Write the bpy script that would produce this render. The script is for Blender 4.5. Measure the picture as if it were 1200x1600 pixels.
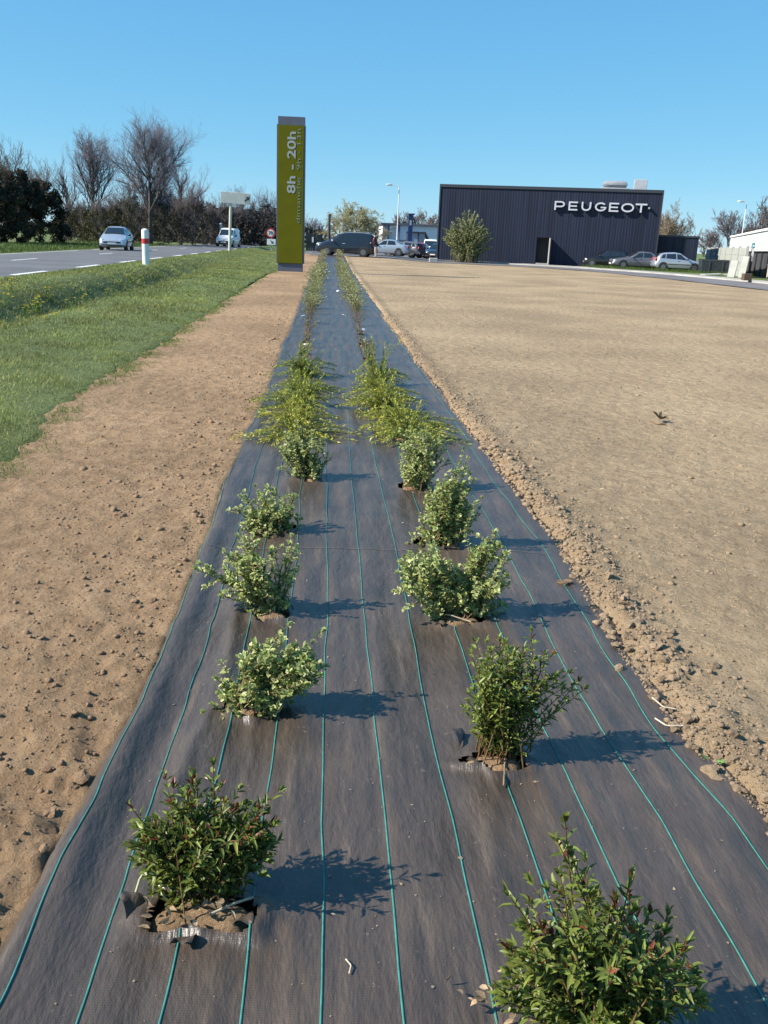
import bpy, bmesh, math, random
import numpy as np
from mathutils import Vector, Matrix
for o in list(bpy.data.objects): bpy.data.objects.remove(o)
SC = bpy.context.scene
COL = SC.collection
random.seed(7); RNG = np.random.default_rng(11)
R = math.radians

# ------------------------------------------------------------------ camera
FPX, CAMH = 1385.0, 1.6
YAW, PITCH, ROLL = 0.0702063, 0.2974781, R(2.4)
cf = np.array([math.sin(YAW)*math.cos(PITCH), math.cos(YAW)*math.cos(PITCH), -math.sin(PITCH)])
r0 = np.array([math.cos(YAW), -math.sin(YAW), 0.0]); u0 = np.cross(r0, cf)
cr = r0*math.cos(ROLL)+u0*math.sin(ROLL); cu = u0*math.cos(ROLL)-r0*math.sin(ROLL)
cam_d = bpy.data.cameras.new('camera'); cam = bpy.data.objects.new('camera', cam_d); COL.objects.link(cam)
cam_d.sensor_fit = 'VERTICAL'; cam_d.sensor_height = 36.0; cam_d.lens = FPX/1600*36.0
cam_d.clip_start = 0.05; cam_d.clip_end = 5000
cam.matrix_world = Matrix(((cr[0],cu[0],-cf[0],0),(cr[1],cu[1],-cf[1],0),(cr[2],cu[2],-cf[2],CAMH),(0,0,0,1)))
SC.camera = cam
SC.render.resolution_x, SC.render.resolution_y = 768, 1024

# ------------------------------------------------------------------ light
SUN_EL = R(37.0); SUN_DIR2 = np.array([-1.0, -0.16]); SUN_DIR2 /= np.linalg.norm(SUN_DIR2)
wd = bpy.data.worlds.new('World'); SC.world = wd; wd.use_nodes = True
nt = wd.node_tree; bg = nt.nodes['Background']
sky = nt.nodes.new('ShaderNodeTexSky'); sky.sky_type = 'NISHITA'; sky.sun_disc = False
sky.sun_elevation = SUN_EL; sky.sun_rotation = math.atan2(SUN_DIR2[0], SUN_DIR2[1])
sky.altitude = 3000; sky.air_density = 1.0; sky.dust_density = 0.0; sky.ozone_density = 10.0
sp = nt.nodes.new('ShaderNodeSeparateColor'); cb = nt.nodes.new('ShaderNodeCombineColor'); nt.links.new(sky.outputs[0], sp.inputs[0])
for i_, (g_, k_) in enumerate(((0.72, 0.89), (0.45, 1.63), (0.25, 2.56))):      # the phone's tone curve and white balance, the same over the whole sky
    pw = nt.nodes.new('ShaderNodeMath'); pw.operation = 'POWER'; pw.inputs[1].default_value = g_; nt.links.new(sp.outputs[i_], pw.inputs[0])
    ml_ = nt.nodes.new('ShaderNodeMath'); ml_.operation = 'MULTIPLY'; ml_.inputs[1].default_value = k_; nt.links.new(pw.outputs[0], ml_.inputs[0]); nt.links.new(ml_.outputs[0], cb.inputs[i_])
nt.links.new(cb.outputs[0], bg.inputs[0]); bg.inputs[1].default_value = 0.125
sl = bpy.data.lights.new('sun', 'SUN'); sl.energy = 5.0; sl.angle = R(0.55); sl.color = (1.0, 0.93, 0.82)
so = bpy.data.objects.new('sun', sl); COL.objects.link(so)
sd = Vector((SUN_DIR2[0]*math.cos(SUN_EL), SUN_DIR2[1]*math.cos(SUN_EL), math.sin(SUN_EL)))
so.rotation_euler = sd.to_track_quat('Z', 'Y').to_euler(); so.location = (-40, -10, 60)
SC.view_settings.view_transform = 'Standard'; SC.view_settings.look = 'None'
SC.view_settings.exposure = 0.85; SC.view_settings.gamma = 1.0

# ------------------------------------------------------------------ helpers
def sstep(a, b, x):
    t = np.clip((np.asarray(x, float)-a)/(b-a), 0, 1); return t*t*(3-2*t)
def _h(ix, iy, s):
    n = (ix.astype(np.int64)*374761393 + iy.astype(np.int64)*668265263 + s*1442695041) & 0xffffffff
    n = ((n ^ (n >> 13))*1274126177) & 0xffffffff
    return ((n ^ (n >> 16)) & 0xffff)/32767.5 - 1.0
def noise(x, y, s=0):
    x = np.asarray(x, float); y = np.asarray(y, float)
    ix = np.floor(x); iy = np.floor(y); fx = x-ix; fy = y-iy
    fx = fx*fx*(3-2*fx); fy = fy*fy*(3-2*fy)
    a = _h(ix, iy, s); b = _h(ix+1, iy, s); c = _h(ix, iy+1, s); d = _h(ix+1, iy+1, s)
    return (a*(1-fx)+b*fx)*(1-fy) + (c*(1-fx)+d*fx)*fy
def fbm(x, y, o=4, s=0):
    r = 0; a = 1.0
    for i in range(o): r = r + a*noise(x*2**i, y*2**i, s+i); a *= 0.5
    return r

# ground height of the place (without the small relief of the soil)
def G(x, y):
    x = np.asarray(x, float); y = np.asarray(y, float)
    z = 0.27*sstep(48, 68, y)*sstep(9, 4, x)
    z = z*sstep(-9, -3, x) + 0.0
    v = 0.06*sstep(-2.6, -4.6, x)
    crest = 0.27*sstep(-5.7, -7.0, x) - 0.07*sstep(-7.1, -8.3, x)
    ditch = -0.25*np.exp(-((x+5.75)/0.5)**2)*sstep(52, 30, y)
    return z + v + crest + ditch
def ray(px, py): return cf + cr*(px-600)/FPX - cu*(py-800)/FPX
def gp(px, py, dz=0.0):
    d = ray(px, py); z = dz
    for i in range(25):
        t = (z-CAMH)/d[2]; z = 0.5*z + 0.5*(float(G(d[0]*t, d[1]*t))+dz)
    t = (z-CAMH)/d[2]
    return Vector((d[0]*t, d[1]*t, z))
def at(px, py, Y):
    d = ray(px, py); t = Y/d[1]; return Vector((d[0]*t, Y, CAMH+d[2]*t))

def tag(o, label=None, cat=None, group=None, kind=None):
    if label: o['label'] = label
    if cat: o['category'] = cat
    if group: o['group'] = group
    if kind: o['kind'] = kind
    return o
def empty(name, loc=(0,0,0), rz=0.0):
    o = bpy.data.objects.new(name, None); COL.objects.link(o); o.location = loc; o.rotation_euler = (0,0,rz)
    o.empty_display_size = 0.2; return o
def link(name, me, mat=None, parent=None):
    o = bpy.data.objects.new(name, me); COL.objects.link(o)
    if mat is not None and not me.materials: me.materials.append(mat)
    if parent is not None: o.parent = parent
    return o
def fastmesh(name, V, F, smooth=False, col=None, attrs=None):
    """V (n,3) ; F list of int arrays (each (m,k))"""
    me = bpy.data.meshes.new(name); V = np.ascontiguousarray(V, dtype=np.float32)
    if not isinstance(F, (list, tuple)): F = [F]
    F = [np.asarray(f, dtype=np.int32) for f in F if len(f)]
    me.vertices.add(len(V)); me.vertices.foreach_set('co', V.ravel())
    tot = sum(f.size for f in F); np_ = sum(len(f) for f in F)
    me.loops.add(tot); me.loops.foreach_set('vertex_index', np.concatenate([f.ravel() for f in F]))
    me.polygons.add(np_)
    ls = []; off = 0
    for f in F:
        k = f.shape[1]; ls.append(off+np.arange(len(f))*k); off += f.size
    me.polygons.foreach_set('loop_start', np.concatenate(ls).astype(np.int32))
    if smooth: me.polygons.foreach_set('use_smooth', np.ones(np_, dtype=bool))
    if col is not None:
        a = me.color_attributes.new('Col', 'FLOAT_COLOR', 'POINT')
        c = np.ones((len(V),4), dtype=np.float32); c[:,:col.shape[1]] = col; a.data.foreach_set('color', c.ravel())
    me.update(calc_edges=True); me.validate(); return me
def gridfaces(nr, nc):
    a = np.arange(nr*nc).reshape(nr, nc)
    return np.stack([a[:-1,:-1], a[:-1,1:], a[1:,1:], a[1:,:-1]], -1).reshape(-1,4)

class MB:
    """collects simple solids into one mesh"""
    def __init__(s): s.bm = bmesh.new()
    def box(s, x0,x1,y0,y1,z0,z1, bevel=0.0):
        r = bmesh.ops.create_cube(s.bm, size=1.0); vs = r['verts']
        for v in vs: v.co = Vector(((x0+x1)/2+v.co.x*(x1-x0), (y0+y1)/2+v.co.y*(y1-y0), (z0+z1)/2+v.co.z*(z1-z0)))
        if bevel:
            es = list({e for v in vs for e in v.link_edges})
            bmesh.ops.bevel(s.bm, geom=es, offset=bevel, segments=2, affect='EDGES', profile=0.6)
        return s
    def cyl(s, p0, p1, r0, r1=None, n=12):
        p0, p1 = Vector(p0), Vector(p1); r1 = r0 if r1 is None else r1
        d = p1-p0; q = d.to_track_quat('Z','Y').to_matrix().to_4x4(); q.translation = (p0+p1)/2
        bmesh.ops.create_cone(s.bm, cap_ends=True, segments=n, radius1=r0, radius2=r1, depth=d.length, matrix=q); return s
    def ball(s, c, rx, ry, rz, sub=2):
        m = Matrix.Translation(c) @ Matrix.Diagonal((rx,ry,rz,1)); bmesh.ops.create_icosphere(s.bm, subdivisions=sub, radius=1, matrix=m); return s
    def prism(s, pts, y0, y1):
        """polygon in x,z extruded over y"""
        a = [s.bm.verts.new((x,y0,z)) for x,z in pts]; b = [s.bm.verts.new((x,y1,z)) for x,z in pts]; n = len(pts)
        s.bm.faces.new(a); s.bm.faces.new(b[::-1])
        for i in range(n): s.bm.faces.new((a[i], b[i], b[(i+1)%n], a[(i+1)%n]))
        bmesh.ops.recalc_face_normals(s.bm, faces=s.bm.faces[:]); return s
    def poly(s, pts, th=None):
        f = s.bm.faces.new([s.bm.verts.new(p) for p in pts]); return s
    def build(s, name, mat=None, parent=None, smooth=False):
        me = bpy.data.meshes.new(name); s.bm.to_mesh(me); s.bm.free()
        if smooth:
            for p in me.polygons: p.use_smooth = True
            me.set_sharp_from_angle(angle=R(40))
        return link(name, me, mat, parent)
def copy_tree(o, parent=None):
    c = o.copy(); COL.objects.link(c); c.parent = parent
    for ch in list(o.children): copy_tree(ch, c)
    return c

# ------------------------------------------------------------------ materials
MATS = {}
def mat(name, col=(0.5,0.5,0.5), rough=0.7, metal=0.0, spec=0.5, nscale=0, namp=0.0, bump=0.0, bscale=60, bdist=0.01, coat=0.0, alpha=None):
    if name in MATS: return MATS[name]
    m = bpy.data.materials.new(name); m.use_nodes = True; nt = m.node_tree; b = nt.nodes['Principled BSDF']
    b.inputs['Base Color'].default_value = (*col, 1); b.inputs['Roughness'].default_value = rough
    b.inputs['Metallic'].default_value = metal; b.inputs['Specular IOR Level'].default_value = spec
    b.inputs['Coat Weight'].default_value = coat
    tc = nt.nodes.new('ShaderNodeTexCoord')
    if nscale:
        n = nt.nodes.new('ShaderNodeTexNoise'); n.inputs['Scale'].default_value = nscale; n.inputs['Detail'].default_value = 5
        nt.links.new(tc.outputs['Object'], n.inputs['Vector'])
        mr = nt.nodes.new('ShaderNodeMapRange'); mr.inputs[1].default_value = 0.3; mr.inputs[2].default_value = 0.7
        mr.inputs[3].default_value = 1-namp; mr.inputs[4].default_value = 1+namp; nt.links.new(n.outputs[0], mr.inputs[0])
        mx = nt.nodes.new('ShaderNodeVectorMath'); mx.operation = 'SCALE'; mx.inputs[0].default_value = col
        nt.links.new(mr.outputs[0], mx.inputs['Scale']); nt.links.new(mx.outputs[0], b.inputs['Base Color'])
    if bump:
        n2 = nt.nodes.new('ShaderNodeTexNoise'); n2.inputs['Scale'].default_value = bscale; n2.inputs['Detail'].default_value = 6
        nt.links.new(tc.outputs['Object'], n2.inputs['Vector'])
        bp = nt.nodes.new('ShaderNodeBump'); bp.inputs['Strength'].default_value = bump; bp.inputs['Distance'].default_value = bdist
        nt.links.new(n2.outputs[0], bp.inputs['Height']); nt.links.new(bp.outputs[0], b.inputs['Normal'])
    MATS[name] = m; return m
def NN(nt, t, **kw):
    n = nt.nodes.new(t)
    for k, v in kw.items(): setattr(n, k, v)
    return n
def nz(nt, src, scale, detail=5, rough=0.55, dist=0.0):
    n = nt.nodes.new('ShaderNodeTexNoise'); n.inputs['Scale'].default_value = scale; n.inputs['Detail'].default_value = detail
    n.inputs['Roughness'].default_value = rough; n.inputs['Distortion'].default_value = dist
    nt.links.new(src, n.inputs['Vector']); return n.outputs[0]
def ramp(nt, src, stops):
    n = nt.nodes.new('ShaderNodeValToRGB'); e = n.color_ramp.elements
    while len(e) < len(stops): e.new(0.5)
    for i, (p, c) in enumerate(stops): e[i].position = p; e[i].color = (*c, 1) if len(c) == 3 else c
    nt.links.new(src, n.inputs[0]); return n.outputs[0]
def mixc(nt, fac, a, b, mode='MIX'):
    n = nt.nodes.new('ShaderNodeMix'); n.data_type = 'RGBA'; n.blend_type = mode
    for sock, val in ((n.inputs[0], fac), (n.inputs[6], a), (n.inputs[7], b)):
        if isinstance(val, (int, float)): sock.default_value = val
        elif isinstance(val, tuple): sock.default_value = (*val, 1)
        else: nt.links.new(val, sock)
    return n.outputs[2]
def mapr(nt, src, a, b, c=0.0, d=1.0):
    n = nt.nodes.new('ShaderNodeMapRange'); nt.links.new(src, n.inputs[0])
    for i, v in zip((1,2,3,4), (a,b,c,d)): n.inputs[i].default_value = v
    n.interpolation_type = 'SMOOTHSTEP'; return n.outputs[0]
def newmat(name):
    m = bpy.data.materials.new(name); m.use_nodes = True; nt = m.node_tree
    return m, nt, nt.nodes['Principled BSDF'], nt.nodes.new('ShaderNodeTexCoord').outputs['Object']

def make_soil_mat():
    m, nt, b, oc = newmat('soil')
    sx = nt.nodes.new('ShaderNodeSeparateXYZ'); nt.links.new(oc, sx.inputs[0])
    ndist = nz(nt, oc, 2.2, 4)
    ad = NN(nt, 'ShaderNodeMath', operation='MULTIPLY_ADD'); nt.links.new(ndist, ad.inputs[0]); ad.inputs[1].default_value = 1.1; nt.links.new(sx.outputs[0], ad.inputs[2])
    side = mapr(nt, ad.outputs[0], 1.1, 2.3)
    left = ramp(nt, nz(nt, oc, 7, 8, 0.65), [(0.25, (0.225,0.144,0.080)), (0.5, (0.33,0.216,0.125)), (0.75, (0.41,0.282,0.172))])
    right = ramp(nt, nz(nt, oc, 9, 9, 0.7), [(0.25, (0.26,0.185,0.114)), (0.5, (0.35,0.258,0.160)), (0.78, (0.44,0.335,0.22))])
    c = mixc(nt, side, left, right)
    big = mapr(nt, nz(nt, oc, 0.35, 4), 0.32, 0.7, 0.80, 1.14)
    sc = NN(nt, 'ShaderNodeVectorMath', operation='SCALE'); nt.links.new(c, sc.inputs[0]); nt.links.new(big, sc.inputs['Scale'])
    # fine pale straw flecks and dark crumbs
    mp = nt.nodes.new('ShaderNodeMapping'); mp.inputs['Scale'].default_value = (90, 260, 90); nt.links.new(oc, mp.inputs[0])
    fl = mapr(nt, nz(nt, mp.outputs[0], 1.0, 3, 0.6, 0.0), 0.60, 0.74, 0.0, 0.5)
    c2 = mixc(nt, fl, sc.outputs[0], (0.52,0.42,0.28)); 
    dk = mapr(nt, nz(nt, oc, 55, 6, 0.7), 0.60, 0.75, 0.0, 0.40)
    c3 = mixc(nt, dk, c2, (0.13,0.08,0.045))
    nt.links.new(c3, b.inputs['Base Color']); b.inputs['Roughness'].default_value = 0.95; b.inputs['Specular IOR Level'].default_value = 0.15
    h1 = nz(nt, oc, 38, 9, 0.72)
    bp = nt.nodes.new('ShaderNodeBump'); bp.inputs['Strength'].default_value = 0.9; bp.inputs['Distance'].default_value = 0.03
    nt.links.new(h1, bp.inputs['Height'])
    vo = nt.nodes.new('ShaderNodeTexNoise'); vo.inputs['Scale'].default_value = 7; vo.inputs['Detail'].default_value = 6; nt.links.new(oc, vo.inputs['Vector'])
    b2 = nt.nodes.new('ShaderNodeBump'); b2.inputs['Strength'].default_value = 0.7; b2.inputs['Distance'].default_value = 0.09
    nt.links.new(vo.outputs[0], b2.inputs['Height']); nt.links.new(b2.outputs[0], bp.inputs['Normal'])
    nt.links.new(bp.outputs[0], b.inputs['Normal'])
    return m
def make_fabric_mat():
    m, nt, b, oc = newmat('woven_fabric')
    base = ramp(nt, nz(nt, oc, 3.2, 6, 0.6), [(0.3, (0.054,0.041,0.032)), (0.6, (0.080,0.060,0.046)), (0.8, (0.106,0.079,0.059))])
    mp = nt.nodes.new('ShaderNodeMapping'); mp.inputs['Scale'].default_value = (14, 1.2, 1); nt.links.new(oc, mp.inputs[0])
    dust = mapr(nt, nz(nt, mp.outputs[0], 1.3, 7, 0.65), 0.48, 0.78, 0.0, 0.55)
    c = mixc(nt, dust, base, (0.165,0.124,0.092))
    spots = mapr(nt, nz(nt, oc, 24, 5, 0.7), 0.62, 0.76, 0.0, 0.65)
    c = mixc(nt, spots, c, (0.20,0.152,0.11))
    # weave: crossing tapes
    w1 = nt.nodes.new('ShaderNodeTexWave'); w1.wave_type = 'BANDS'; w1.bands_direction = 'Y'; w1.inputs['Scale'].default_value = 72; w1.inputs['Distortion'].default_value = 1.2; w1.inputs['Detail Scale'].default_value = 2
    w2 = nt.nodes.new('ShaderNodeTexWave'); w2.wave_type = 'BANDS'; w2.bands_direction = 'X'; w2.inputs['Scale'].default_value = 110; w2.inputs['Distortion'].default_value = 0.8
    nt.links.new(oc, w1.inputs[0]); nt.links.new(oc, w2.inputs[0])
    wv = NN(nt, 'ShaderNodeMath', operation='MULTIPLY_ADD'); nt.links.new(w1.outputs[1], wv.inputs[0]); wv.inputs[1].default_value = 0.7; nt.links.new(w2.outputs[1], wv.inputs[2])
    wm = mapr(nt, wv.outputs[0], 0.2, 1.5, 0.62, 1.25)
    sc = NN(nt, 'ShaderNodeVectorMath', operation='SCALE'); nt.links.new(c, sc.inputs[0]); nt.links.new(wm, sc.inputs['Scale'])
    nt.links.new(sc.outputs[0], b.inputs['Base Color'])
    rg = mapr(nt, dust, 0, 0.5, 0.40, 0.62); nt.links.new(rg, b.inputs['Roughness']); b.inputs['Specular IOR Level'].default_value = 0.62
    bp = nt.nodes.new('ShaderNodeBump'); bp.inputs['Strength'].default_value = 0.16; bp.inputs['Distance'].default_value = 0.002
    nt.links.new(wv.outputs[0], bp.inputs['Height'])
    mp2 = nt.nodes.new('ShaderNodeMapping'); mp2.inputs['Scale'].default_value = (16, 5, 1); nt.links.new(oc, mp2.inputs[0])
    b2 = nt.nodes.new('ShaderNodeBump'); b2.inputs['Strength'].default_value = 0.7; b2.inputs['Distance'].default_value = 0.02
    nt.links.new(nz(nt, mp2.outputs[0], 1.0, 5, 0.6), b2.inputs['Height']); nt.links.new(b2.outputs[0], bp.inputs['Normal'])
    nt.links.new(bp.outputs[0], b.inputs['Normal']); return m
def make_leaf_mat(name, rough=0.42, trans=0.35, spec=0.45, edge=None):
    m, nt, b, oc = newmat(name)
    at_ = nt.nodes.new('ShaderNodeVertexColor'); at_.layer_name = 'Col'
    n = mapr(nt, nz(nt, oc, 45, 4), 0.3, 0.7, 0.78, 1.2)
    sc = NN(nt, 'ShaderNodeVectorMath', operation='SCALE'); nt.links.new(at_.outputs[0], sc.inputs[0]); nt.links.new(n, sc.inputs['Scale'])
    nt.links.new(sc.outputs[0], b.inputs['Base Color']); b.inputs['Roughness'].default_value = rough; b.inputs['Specular IOR Level'].default_value = spec
    tr = nt.nodes.new('ShaderNodeBsdfTranslucent'); nt.links.new(sc.outputs[0], tr.inputs[0])
    mx = nt.nodes.new('ShaderNodeMixShader'); mx.inputs[0].default_value = trans
    nt.links.new(b.outputs[0], mx.inputs[1]); nt.links.new(tr.outputs[0], mx.inputs[2])
    nt.links.new(mx.outputs[0], nt.nodes['Material Output'].inputs[0]); return m
M_SOIL = make_soil_mat(); M_FAB = make_fabric_mat()
M_LEAF = make_leaf_mat('leaf'); M_GRASS = make_leaf_mat('grass_blade', 0.55, 0.4, 0.3); M_TWIG = make_leaf_mat('twig_bark', 0.9, 0.0, 0.2)
M_FOL = make_leaf_mat('far_foliage', 0.7, 0.25, 0.2)
M_LINE = mat('green_thread', (0.03,0.19,0.16), 0.7, nscale=40, namp=0.25)
M_STEM = mat('woody_stem', (0.16,0.10,0.06), 0.85, nscale=60, namp=0.35)

def make_asphalt(name, c0, c1, sc=60):
    m, nt, b, oc = newmat(name)
    c = ramp(nt, nz(nt, oc, sc, 6, 0.7), [(0.3, c0), (0.7, c1)])
    big = mapr(nt, nz(nt, oc, 0.5, 5), 0.3, 0.7, 0.8, 1.15)
    s = NN(nt, 'ShaderNodeVectorMath', operation='SCALE'); nt.links.new(c, s.inputs[0]); nt.links.new(big, s.inputs['Scale'])
    nt.links.new(s.outputs[0], b.inputs['Base Color']); b.inputs['Roughness'].default_value = 0.85
    bp = nt.nodes.new('ShaderNodeBump'); bp.inputs['Strength'].default_value = 0.4; bp.inputs['Distance'].default_value = 0.01
    nt.links.new(nz(nt, oc, 90, 4), bp.inputs['Height']); nt.links.new(bp.outputs[0], b.inputs['Normal']); return m
M_ASPH = make_asphalt('road_asphalt', (0.085,0.085,0.09), (0.15,0.15,0.155))
M_LOT = make_asphalt('lot_asphalt', (0.11,0.10,0.105), (0.17,0.16,0.165))
M_PAVE = make_asphalt('pavement_concrete', (0.30,0.29,0.27), (0.42,0.41,0.38), 20)
M_GRAVEL = make_asphalt('pale_gravel', (0.30,0.25,0.18), (0.42,0.36,0.27), 15)
def make_turf():
    m, nt, b, oc = newmat('turf')
    c = ramp(nt, nz(nt, oc, 3.5, 8, 0.7), [(0.25, (0.075,0.098,0.028)), (0.5, (0.12,0.160,0.042)), (0.75, (0.18,0.215,0.065))])
    f = ramp(nt, nz(nt, oc, 40, 5, 0.7), [(0.3, (0.55,0.55,0.55)), (0.7, (1.25,1.25,1.15))])
    nt.links.new(mixc(nt, 1.0, c, f, 'MULTIPLY'), b.inputs['Base Color']); b.inputs['Roughness'].default_value = 0.9
    bp = nt.nodes.new('ShaderNodeBump'); bp.inputs['Strength'].default_value = 1.0; bp.inputs['Distance'].default_value = 0.06
    nt.links.new(nz(nt, oc, 25, 6, 0.7), bp.inputs['Height']); nt.links.new(bp.outputs[0], b.inputs['Normal']); return m
M_TURF = make_turf()
M_WHITE = mat('white_paint', (0.78,0.78,0.76), 0.5, nscale=3, namp=0.06)
M_GREY = mat('galvanised_steel', (0.42,0.43,0.44), 0.45, metal=0.6, nscale=8, namp=0.15)
M_DARK = mat('dark_plastic', (0.03,0.03,0.033), 0.6)
M_TYRE = mat('tyre_rubber', (0.02,0.02,0.02), 0.85)
M_GLASS = mat('car_glass', (0.015,0.02,0.025), 0.06, spec=0.9)
M_CHROME = mat('headlamp_glass', (0.75,0.78,0.8), 0.15, metal=0.7)
M_RED = mat('red_paint', (0.5,0.03,0.03), 0.45)
M_TAIL = mat('tail_lamp', (0.35,0.015,0.015), 0.2)
M_RIM = mat('alloy_rim', (0.20,0.205,0.215), 0.35, metal=0.7)

# ------------------------------------------------------------------ the strip of fabric: outline and height
_yl = [0.5,1.67,2.16,2.84,4.08,7.06,13.3,20,40,70]; _xl = [-.74,-.71,-.69,-.655,-.63,-.67,-.69,-.72,-.82,-.80]
_yr = [0.5,2.15,2.64,3.35,4.66,6.22,9.92,18.9,42,70]; _xr = [1.37,1.32,1.24,1.23,1.31,1.27,1.22,1.17,1.14,1.08]
def XL(y): return np.interp(y, _yl, _xl) + 0.018*noise(y*2.3, 0*y, 5) + 0.025*noise(y*0.7, 0*y, 6) + 0.006*noise(y*9, 0*y, 7)
def XR(y): return np.interp(y, _yr, _xr)
# planting holes: x, y, half width, half depth
HOLES = [(-.27,1.79,.135,.075), (.60,1.40,.15,.09), (-.25,2.76,.07,.05), (.565,2.44,.10,.06), (-.22,3.56,.08,.06), (.60,3.55,.10,.07),
         (-.25,4.72,.08,.07), (.60,4.55,.09,.07), (-.12,5.85,.08,.08), (.58,5.68,.10,.08), (-.24,7.05,.11,.12), (.63,7.2,.11,.12),
         (-.25,8.5,.11,.12), (.56,8.5,.11,.12), (-.25,10.5,.10,.12), (.51,10.1,.10,.12), (-.31,12.4,.07,.10), (.54,12.2,.07,.10),
         (-.33,13.9,.07,.10), (.55,13.8,.08,.11), (-.35,15.6,.07,.10), (.55,15.4,.07,.10)]
def hole_d(x, y, h):
    dx = (x-h[0])/h[2]; dy = (y-h[1])/h[3]; a = np.arctan2(dy, dx); i = h[0]*7+h[1]*3
    return np.sqrt(dx*dx+dy*dy)/(1+0.16*np.sin(3*a+i)+0.10*np.sin(5*a+2*i)+0.06*np.sin(9*a+i))
def FZ(x, y):
    x = np.asarray(x, float); y = np.asarray(y, float); xl = XL(y); xr = XR(y); g = G(x, y)
    z = 0.022 + 0.008*noise(x*13, y*1.1, 21)+0.004*noise(x*7+y*2.2, y*4-x*3, 26) + 0.010*noise(x*3.4, y*0.8, 22) + 0.004*noise(x*22, y*3.0, 23)
    z = z + sstep(5, 9, y)*(0.012*noise(x*1.4, y*2.1, 24) + 0.014*noise(x*0.8, y*0.9, 25))
    fold = sstep(1.2, 2.6, y)*sstep(6.2, 4.0, y)*0.8+0.25
    z = z + 0.020*fold*np.exp(-((x-xl-0.075)/0.045)**2) - 0.010*fold*np.exp(-((x-xl-0.19)/0.05)**2) + 0.012*fold*np.exp(-((x-xl-0.29+0.03*noise(y*1.3,0*y,8))/0.03)**2)
    z = z + 0.05*np.exp(-((x-0.22)/0.24)**2-((y-7.35)/0.35)**2) + 0.03*np.exp(-((x-0.1)/0.2)**2-((y-6.7)/0.2)**2)
    for h in HOLES:
        d = hole_d(x, y, h); z = z + 0.017*np.exp(-((d-1.08)/0.26)**2)*(1+0.35*np.sin(4*np.arctan2(y-h[1], x-h[0])+h[1]*5)) 
    z = z*sstep(0.0, 0.035, x-xl) - 0.012*sstep(0.03, 0.0, x-xl)
    z = z - 0.05*sstep(-0.02, 0.12, x-xr)
    return z + g
_sy = [0,42,55,62,66.5,70,73,74.5]; _sx = [21.3,21.2,20.7,20.0,19.0,17.0,13.5,9.5]
def SR(y): return np.interp(y, _sy, _sx)
def SZ(x, y):
    """soil surface with its relief"""
    x = np.asarray(x, float); y = np.asarray(y, float); xl = XL(y); xr = XR(y)
    inside = sstep(0.0, 0.06, x-xl)*sstep(0.05, -0.02, x-xr+0.05*noise(y*5, 0*y, 31)+0.025*noise(y*17, 0*y, 32))
    near = 1.0/(1.0+y*0.045+(y*0.05)**2)
    cl = 0.35 + 0.65*np.exp(-np.abs(x-xr-0.1)/0.25) + 0.5*sstep(4.2, 2.0, y)*sstep(0.2, -0.2, x) + 0.3*np.exp(-np.abs(xl-x-.1)/0.25)
    rough = (0.020*fbm(x*7, y*7, 2, 40) + 0.020*np.maximum(0, fbm(x*19, y*19, 2, 44)-.1) + 0.010*fbm(x*43, y*43, 2, 48))*cl*near
    undul = 0.02*noise(x*0.8, y*0.5, 50)
    ridge = 0.035*np.exp(-((x-xr-0.13)/0.13)**2)
    z = -0.09*sstep(-2.5,-2.85,x) + (1-inside)*(undul*0.6+0.002+ridge) + rough*(1-0.7*inside) - 0.035*inside
    for h in HOLES:
        d = hole_d(x, y, h); z = z + 0.070*np.exp(-(d/1.0)**6)
    return z + G(x, y)

# ================================================================== SETTING
def sheet(name, P, mat_, label=None, smooth=True):
    """P (rows, cols, 3) grid"""
    nr, nc = P.shape[:2]; me = fastmesh(name, P.reshape(-1,3), gridfaces(nr, nc)[:, ::-1], smooth)
    o = link(name, me, mat_); o['kind'] = 'structure'
    if label: o['label'] = label
    return o
def ribbon(name, inner, outer, mat_, n=120, cols=6, dz=0.03, label=None):
    def res(p):
        p = np.array(p, float); d = np.r_[0, np.cumsum(np.hypot(*np.diff(p, axis=0).T))]; t = np.linspace(0, d[-1], n)
        q = np.stack([np.interp(t, d, p[:,0]), np.interp(t, d, p[:,1])], 1)
        k = np.ones(9)/9
        for c in (0,1):
            e = np.r_[[q[0,c]]*4, q[:,c], [q[-1,c]]*4]; q[:,c] = np.convolve(e, k, 'valid')
        return q
    a, b = res(inner), res(outer); w = np.linspace(0,1,cols)[None,:,None]
    xy = a[:,None,:]*(1-w)+b[:,None,:]*w
    z = G(xy[...,0], xy[...,1]) + dz
    return sheet(name, np.concatenate([xy, z[...,None]], -1), mat_, label)

# far ground reaching the horizon
rr = np.concatenate([np.linspace(0,60,13), np.linspace(70,140,15), np.geomspace(160,4000,22)]); th = np.linspace(0, 2*math.pi, 73)
gx = rr[:,None]*np.cos(th)[None]; gy = rr[:,None]*np.sin(th)[None]
gz = np.broadcast_to((-0.6 + 0.53*sstep(75, 105, rr))[:,None], gx.shape)
sheet('ground', np.stack([gx,gy,gz],-1), M_TURF, 'grassy open land running to the horizon')

# bare soil
ys = [0.45]
while ys[-1] < 75: ys.append(ys[-1]+max(0.011, ys[-1]*0.0085))
ys = np.array(ys)
nc = 440; u = np.linspace(0,1,nc)[None,:]
x0 = np.full_like(ys, -3.1)[:,None]; x1 = np.minimum(SR(ys), 2.6+0.95*ys)[:,None]
X = x0 + (x1-x0)*(0.55*u+0.45*u**2); Y = np.broadcast_to(ys[:,None], X.shape)
soil = sheet('soil_field', np.stack([X, Y, SZ(X,Y)], -1), M_SOIL, 'bare raked brown earth on both sides of the planting strip')

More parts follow.
